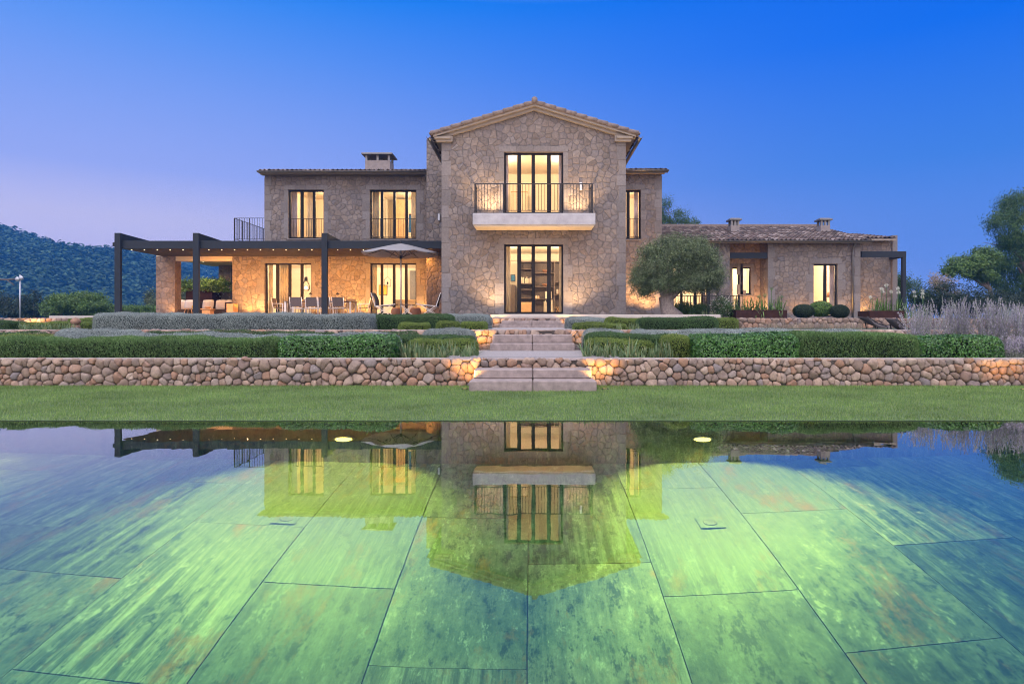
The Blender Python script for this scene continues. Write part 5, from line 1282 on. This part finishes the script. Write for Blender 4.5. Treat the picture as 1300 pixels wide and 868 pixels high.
# olive
yo = 21.6
def O(px, py, dy=0): return (PX(px, yo), yo + dy, PZ(py, yo))
s_ = yo / 800
lob = [(O(858, 338), (50 * s_, 1.25, 36 * s_)), (O(828, 350, -.3), (28 * s_, .9, 26 * s_)), (O(888, 345, -.2), (30 * s_, .9, 28 * s_)), (O(850, 318, .1), (32 * s_, .9, 20 * s_)), (O(812, 358, .1), (16 * s_, .6, 18 * s_)), (O(905, 352, .2), (16 * s_, .6, 18 * s_)), (O(880, 322), (26 * s_, .8, 20 * s_)), (O(870, 362, -.5), (30 * s_, .5, 12 * s_))]
tree("olive_tree", "old olive tree with a broad grey green crown and thick pale trunk before the villa", (PX(855, yo), yo, Z3 - .05), (PX(846, yo), yo, PZ(377, yo)), [O(820, 345), O(845, 325, -.4), (O(875, 328, .4)), O(895, 345, -.2), O(858, 340, .8)], lob, 90000, "leaf_olive", .070, .022, "olive_bark", .30, wob=.16)
# pepper tree, right edge
yt = 44
def T(px, py, dy=0): return (PX(px, yt), yt + dy, PZ(py, yt))
q = yt / 800
lob = [(T(1300, 262), (26 * q, 1.6, 26 * q)), (T(1268, 292, -.5), (22 * q, 1.4, 26 * q)), (T(1285, 330), (34 * q, 1.8, 28 * q)), (T(1320, 310), (34 * q, 1.8, 40 * q)), (T(1262, 345, .3), (16 * q, 1.2, 22 * q)), (T(1300, 362, .2), (36 * q, 1.6, 22 * q)), (T(1345, 270), (30 * q, 1.6, 34 * q))]
tree("pepper_tree", "tall drooping pepper tree at the right edge of the garden", (PX(1300, yt), yt, .8), T(1304, 360), [T(1290, 262), T(1268, 300), T(1330, 290), T(1345, 330), T(1275, 335, -1)], lob, 70000, "leaf_tree", .18, .045, "bark", .38, hang=1)
yt2 = 40
def T2(px, py, dy=0): return (PX(px, yt2), yt2 + dy, PZ(py, yt2))
q = yt2 / 800
lob = [(T2(1232, 335), (22 * q, 1.1, 14 * q)), (T2(1215, 345), (13 * q, .9, 11 * q)), (T2(1250, 328), (14 * q, .9, 14 * q)), (T2(1245, 348), (14 * q, .8, 9 * q))]
tree("garden_tree", "small bare armed tree leaning left beside the pepper tree", (PX(1268, yt2), yt2, .9), T2(1256, 366), [T2(1212, 338), T2(1226, 326), T2(1250, 322), T2(1236, 345)], lob, 16000, "leaf_shrub", .15, .07, "bark", .16)
yt3 = 46
def T3(px, py, dy=0): return (PX(px, yt3), yt3 + dy, PZ(py, yt3))
q = yt3 / 800
tree("background_tree", "feathery tree rising behind the low wing's roof beside the main block", (PX(858, yt3), yt3, .9), T3(856, 320), [T3(848, 262), T3(862, 278), T3(876, 282)], [(T3(847, 268), (10 * q, .8, 16 * q)), (T3(862, 279), (13 * q, .8, 12 * q)), (T3(878, 284), (9 * q, .7, 7 * q)), (T3(846, 284), (12 * q, .8, 8 * q))], 7000, "leaf_tree", .15, .035, "bark", .2, hang=1)
# shrubs right
def SH(px, py, y, rx, ry): k = y / 800; return ((PX(px, y), y, PZ(py, y)), (rx * k, rx * k * .8, ry * k))
shrub("dark_shrub", "broad dark evergreen shrub behind the sage bushes", "shrub", [SH(1205, 378, 36, 34, 22), SH(1180, 385, 36, 18, 16), SH(1235, 386, 36, 22, 18)], 16000, "leaf_dark", .11, .05, Z3 - .1)
shrub("dark_shrub", "dark rounded shrub below the pepper tree at the right edge", "shrub", [SH(1275, 386, 34, 40, 17), SH(1320, 384, 34, 30, 20)], 16000, "leaf_dark", .10, .05, Z3 - .1)
shrub("brown_shrub", "small reddish brown shrub top behind the dark evergreen shrub", "shrub", [SH(1193, 358, 38, 11, 13), SH(1204, 368, 38, 14, 12)], 3500, "dry_grass", .10, .045, Z3 - .1)
shrub("green_shrub", "green bushy shrub between the small pergola post and the dark shrub", "shrub", [SH(1152, 372, 37, 22, 22), SH(1140, 365, 37, 12, 18), SH(1168, 382, 37, 14, 14)], 9000, "leaf_tree", .11, .05, Z3 - .1)
shrub("grey_shrub", "low grey green shrub behind the sage sprays at the right edge", "shrub", [SH(1298, 404, 16, 22, 13)], 5000, "leaf_silver", .035, .014, Z2)
for (px, rx, py, ry, y, mt, l) in ((1020, 13.5, 395, 9, 23, "leaf_dark", "dark clipped ball, leftmost of the round bushes before the low wing"), (1042, 15, 392, 10, 23.4, "leaf_shrub", "bright green loose round bush between the two dark clipped balls"), (1066, 12, 395.5, 9, 23, "leaf_dark", "dark clipped ball, rightmost of the round bushes before the low wing")):
    (c, r) = SH(px, py, y, rx, ry); n = 7000 if mt == "leaf_dark" else 6000
    u = unit(RNG.normal(0, 1, (n, 3))); P = np.array(c) + u * np.array(r) * (1 - np.abs(RNG.normal(0, .035 if mt == "leaf_dark" else .10, (n, 1)))); k = P[:, 2] > Z3 - .02
    rr = thing("round_bush", l, "bush", (c[0], c[1], Z3)); quads("foliage", leaves(P[k], u[k], .03 if mt == "leaf_dark" else .05, .02 if mt == "leaf_dark" else .032, .7), M[mt], rr)
    m = MB(); V = [(c[0] + r[0] * .88 * math.sin(a) * math.cos(b), c[1] + r[1] * .88 * math.sin(a) * math.sin(b), c[2] + r[2] * .88 * math.cos(a)) for a in np.linspace(0.01, 3.13, 9) for b in np.linspace(0, 2 * math.pi, 14, endpoint=False)]
    m.add(V, [(j * 14 + k2, j * 14 + (k2 + 1) % 14, (j + 1) * 14 + (k2 + 1) % 14, (j + 1) * 14 + k2) for j in range(8) for k2 in range(14)], True).build("core", M["dark_core"], rr)
shrub("flower_shrub", "dark leafy shrub row at the foot of the iron railing right of the olive trunk", "shrub", [SH(866, 393, 22.6, 14, 9), SH(888, 394, 22.6, 14, 8), SH(874, 396, 22.4, 16, 6)], 9000, "leaf_green", .05, .028, Z3)
(c, r) = SH(919, 389, 22.4, 16, 13); fl = np.concatenate([leaves(ell(c, r, 150, 14)[0] + RNG.normal(0, .012, (150, 3)), RNG.normal(0, 1, (150, 3)), .05, .035, 1) for _ in range(2)])
shrub("rose_bush", "loose rose bush with white blossom before the narrow lit door", "rose bush", [(c, r), SH(932, 397, 22.4, 10, 6)], 4500, "leaf_green", .045, .026, Z3, extra=fl)
for px, h_ in ((880, .12), (892, .16), (902, .14), (910, .12)):
    b = (PX(px, 21.4), 21.4, Z3); clump("leafy_tuft", "pale leafy tuft in front of the dark shrubs by the railing", "plant", b, blades(b, 40, h_ * 1.8, .014, 0, .45, 3, .4, .07), "leaf_iris", "tufts before the railing shrubs")
# agapanthus in planters
def agap(px0, px1, y, z, n, stems, label, heads=True):
    V = []; 
    for i in range(n):
        b = (PX(px0 + (px1 - px0) * (i + .5) / n, y) + random.uniform(-.03, .03), y + random.uniform(-.2, .2), z); V.append(blades(b, 30, .50, .032, 0, 1.0, 5, 1.9, .05))
    r = thing("agapanthus", label, "agapanthus", (PX((px0 + px1) / 2, y), y, z)); quads("leaf", np.concatenate(V), M["leaf_shrub"], r)
    for (px, py) in stems:
        p = Vector((PX(px, y), y + random.uniform(-.2, .2), PZ(py, y))); b = Vector((p.x + random.uniform(-.1, .1), p.y, z))
        MB().tube([b, b.lerp(p, .5) + Vector((.02, 0, .03)), p], .008, 6).build("stalk", M["leaf_green"], r)
        nn = 130; u = unit(RNG.normal(0, 1, (nn, 3))); q = np.array(p) + u * RNG.uniform(.035, .07, (nn, 1)); quads("flower_head", leaves(q, u, .028, .015, .9), M["flower_white" if heads else "leaf_iris"], r)
zp = PZ(396, 22)
agap(936, 996, 22.2, PZ(394.5, 22), 9, [(963, 376), (972, 374.5), (977, 367), (992, 377)], "green strap leaved plant with faded flower heads in the long low planter", False)
agap(1106, 1150, 22.3, PZ(395.5, 22), 8, [(1107, 377), (1121, 370), (1117, 367), (1129, 362), (1135, 370), (1143, 371), (1143, 366)], "agapanthus with pale round flower heads in the right hand planter")
agap(1152, 1180, 24, Z3, 5, [(1158, 371), (1167, 373), (1168, 369), (1171, 377), (1160, 376)], "agapanthus with white round flower heads beside the small pergola post")
(c, r) = ((PX(263, 34.1), 34.1, PZ(365, 34.1)), (1.25, .7, .55))
fl = leaves(ell(c, r, 60, 10)[0], RNG.normal(0, 1, (60, 3)), .07, .05, 1)
shrub("potted_bush", "bright green flowering bush spilling over the tall planter in the loggia", "bush", [(c, r), ((c[0] + 1.0, 33.6, c[2] - .35), (.4, .3, .4)), ((c[0] - 1.1, 33.7, c[2] - .2), (.4, .35, .45))], 9000, "leaf_shrub", .12, .055, PZ(371, 34), extra=fl)
# left background shrubs
shrub("green_bush", "bright green bushy shrub left of the pergola's first post", "shrub", [SH(78, 388, 40, 22, 14), SH(108, 386, 40, 26, 16), SH(128, 392, 40, 20, 9), SH(62, 394, 40, 10, 8), SH(92, 380, 40, 13, 7)], 22000, "leaf_shrub", .13, .065, Z3 - .2)
shrub("dark_bush", "dark bushy tree behind the tall lamp post at the far left", "shrub", [SH(42, 388, 50, 14, 16), SH(14, 390, 50, 22, 15), SH(-25, 385, 50, 26, 20), SH(30, 396, 50, 26, 9)], 18000, "leaf_dark", .16, .07, Z3 - .3)
shrub("low_hedge_bush", "loose low green hedge seen beyond the pergola's left bay", "shrub", [SH(150, 394, 42, 12, 7), SH(168, 394, 42, 14, 6), SH(188, 394, 42, 14, 6), SH(205, 394, 42, 12, 6)], 12000, "leaf_shrub", .11, .055, Z3 - .2)
shrub("olive_bush", "rounded grey green bush seen through the loggia behind the sofa", "shrub", [SH(236, 376, 44, 12, 14), SH(248, 384, 44, 12, 10)], 5000, "leaf_olive", .13, .05, Z3 - .2)
shrub("wild_bush", "small pale bush against the hillside left of the loggia pier", "shrub", [SH(193, 382, 46, 9, 13)], 2500, "leaf_olive", .13, .05, Z3 - .2)
# lamp post at the far left
yl = 46
lp = thing("lamp_post", "slim pale metal post with a round floodlight head at the far left", "lamp post", (PX(25.5, yl), yl, Z3 - .2)); x = PX(25.5, yl)
MB().tube([(x, yl, Z3 - .2), (x, yl, PZ(349, yl))], .055, 10).build("pole", M["galvanised"], lp)
hd = MB()
for dx in (-.12, .14): 
    n = 14; V = []
    for rr, yy in ((.001, -.06), (.15, -.04), (.17, 0), (.15, .05), (.001, .07)):
        V += [(x + dx + rr * math.cos(2 * math.pi * k / n), yl - .1 + yy, PZ(354, yl) + (.06 if dx > 0 else -.02) + rr * math.sin(2 * math.pi * k / n)) for k in range(n)]
    hd.add(V, [(j * n + k, j * n + (k + 1) % n, (j + 1) * n + (k + 1) % n, (j + 1) * n + k) for j in range(4) for k in range(n)], True)
hd.build("floodlight", M["galvanised"], lp)
MB().bar((x - .2, yl, PZ(354, yl)), (x + .25, yl, PZ(354, yl)), .05).build("crossarm", M["galvanised"], lp)
m = MB(); pts = [(PX(-40, yl), yl, PZ(352, yl)), (PX(-10, yl), yl, PZ(354.5, yl)), (PX(8, yl), yl, PZ(355, yl)), (PX(19, yl), yl, PZ(354.5, yl))]; m.tube(pts, .05, 6)
m.tube([(PX(8, yl), yl, PZ(355, yl)), (PX(14, yl), yl, PZ(359, yl)), (PX(18, yl), yl, PZ(362, yl))], .03, 6)
bw = thing("bare_bough", "thin bare dark bough reaching in from the left edge to the lamp post", "branch", (PX(-40, yl), yl, Z3 - .3)); m.build("twig", M["bark"], bw)
MB().tube([(PX(-40, yl), yl, Z3 - .4), (PX(-42, yl), yl, PZ(375, yl)), (PX(-40, yl), yl, PZ(352, yl))], [.12, .09, .05], 8).build("trunk", M["bark"], bw)
# dark woven sling loungers on the right
def sling(px0, px1, pyt, pyb, y, label):
    r = thing("woven_lounger", label, "lounger", (PX((px0 + px1) / 2, y), y, Z2), "dark woven loungers"); n = 8; V = []
    A = Vector((PX(px0, y), y, PZ(pyt, y))); B = Vector((PX(px1, y), y, PZ(pyb - 2, y))); Cc = Vector((PX(px0 + (px1 - px0) * .42, y), y, PZ(pyb, y)))
    for k in range(n + 1):
        t = k / n; p = A * (1 - t) ** 2 + ((A + B) / 2 + Vector((0, 0, -.08))) * 2 * t * (1 - t) + B * t * t; lo = p.lerp(Cc, .0 + .85 * math.sin(math.pi * t) * .5 + .35 * t * (1 - t))
        V += [p + Vector((0, -.22, 0)), lo + Vector((0, -.26, -.02)), p + Vector((0, .22, 0))]
    o = MB().add(V, [(3 * k, 3 * k + 1, 3 * k + 4, 3 * k + 3) for k in range(n)] + [(3 * k + 1, 3 * k + 2, 3 * k + 5, 3 * k + 4) for k in range(n)], True).build("seat", M["sling_fabric"], r); q = o.modifiers.new("thickness", 'SOLIDIFY'); q.thickness = .02
    for w in (-.24, .24):
        MB().tube([A + Vector((0, w, 0)), A.lerp(B, .5) + Vector((0, w, -.04)), B + Vector((0, w, 0))], .014, 6).build("side_rail", M["iron"], r)
        MB().bar(Cc + Vector((0, w, 0)) - Vector((0, 0, Cc.z - Z2)), A.lerp(B, .35) + Vector((0, w, -.03)), .02).build("leg", M["iron"], r)
        MB().bar(Vector((B.x - .02, y + w, Z2)), B + Vector((-.02, w, 0)), .02).build("leg", M["iron"], r)
sling(1095, 1121, 402, 416.5, 17.2, "dark woven sling lounger below the planter, the left one"); sling(1131, 1148, 404, 420, 15.8, "dark woven sling lounger half hidden by the sage bushes")
# ------------------------------------------------------------------ lawn blades
def grass():
    n = 300000; P = np.c_[RNG.uniform(-9.5, 9.5, n), YE + .01 + (YW1 - .0 - YE) * RNG.random(n) ** .95, np.full(n, .001)]
    patch = np.array([mnoise.noise((x * 1.3, y * 2.2, 0)) for x, y in P[:, :2]]); band = .5 + .5 * np.sign(np.sin(P[:, 0] * 0 + P[:, 1] * 9))
    a = RNG.uniform(0, 2 * np.pi, n); ln = np.abs(RNG.normal(.35, .3, n)); h = RNG.uniform(.014, .030, n) * (1 + .25 * patch)
    d = np.c_[np.cos(a) * ln, np.sin(a) * ln, np.ones(n)] * h[:, None]; s = np.c_[-np.sin(a), np.cos(a), np.zeros(n)] * RNG.uniform(.0012, .0024, (n, 1))
    o = quads("grass", np.stack([P - s, P + s, P + d], 1), M["grass_blade"]); tag(o, "short mown green lawn between the pool and the boulder wall", "grass", kind="stuff")
grass()
# ------------------------------------------------------------------ hills
def hill(name, prof, yc, depth, mat, nt, size, cat_label):
    """a wooded ridge: prof = (px, py) skyline at distance yc"""
    prof = sorted(prof); xs = [PX(p, yc) for p, _ in prof]; zs = [PZ(q, yc) for _, q in prof]
    nx, ny = 90, 24; x0, x1 = xs[0], xs[-1]; V = []
    def zat(x, t):
        zr = np.interp(x, xs, zs) - size * .85; w = .5 - .5 * math.cos(math.pi * min(1, t)) if t < 1 else .5 + .5 * math.cos(math.pi * min(1, (t - 1) * 1.0))
        return -3 + (zr + 3) * w * (1 + .10 * mnoise.noise((x / 90, t * 2.2, 3)) * math.sin(math.pi * min(t, 1)))
    for j in range(ny + 1):
        t = 1.5 * j / ny
        for i in range(nx + 1):
            x = x0 + (x1 - x0) * i / nx; V.append((x, yc - depth * (1 - t), zat(x, t)))
    h = MB().add(V, [(j * (nx + 1) + i, j * (nx + 1) + i + 1, (j + 1) * (nx + 1) + i + 1, (j + 1) * (nx + 1) + i) for j in range(ny) for i in range(nx)], True).build(name, M["earth_green"]); h['kind'] = 'structure'
    P = []; Nn = []; k = 64
    for _ in range(nt):
        t = random.random() ** .8 * 1.03; x = random.uniform(x0, x1); z = zat(x, t); s = size * random.uniform(.6, 1.35)
        u = unit(RNG.normal(0, 1, (k, 3))); u[:, 2] = np.abs(u[:, 2]) * 1.1 - .2; P.append(np.array([x, yc - depth * (1 - t), z + s * .45]) + u * np.array([.62, .62, .75]) * s * RNG.uniform(.6, 1.05, (k, 1))); Nn.append(u + np.array([0, 0, .5]))
    P = np.concatenate(P); Nn = np.concatenate(Nn)
    tag(quads("forest", leaves(P, unit(Nn), size * .30, size * .26, .3), M[mat]), cat_label, "forest", kind="stuff")
hill("near_hill", [(-260, 276), (-120, 280), (0, 291), (37, 302), (82, 317), (110, 319), (130, 321), (160, 324), (195, 331), (230, 345), (260, 360), (300, 378), (340, 396)], 330, 190, "leaf_hill", 5200, 6.0, "dense dark pine wood covering the hill at the left")
hill("far_hill", [(60, 372), (120, 330), (160, 322), (200, 326), (226, 335), (244, 339), (256, 336), (268, 331), (300, 322), (340, 335), (420, 360), (520, 395)], 540, 180, "leaf_hill", 3800, 6.5, "blue hazy wood covering the far hill seen through the loggia")
# ------------------------------------------------------------------ haze
def haze():
    t = NT("haze"); t.N.remove(t.b); v = t.n("ShaderNodeVolumePrincipled"); v.inputs["Color"].default_value = (.05, .31, .92, 1); v.inputs["Density"].default_value = HAZE; v.inputs["Anisotropy"].default_value = .2
    t.ln(v.outputs[0], t.N["Material Output"].inputs["Volume"])
    o = MB().box(-560, 560, -40, 690, -9, 76).build("haze", t.m); tag(o, "thin blue evening haze over the valley", "haze", kind="stuff")
HAZE = .00085
if HAZE: haze()
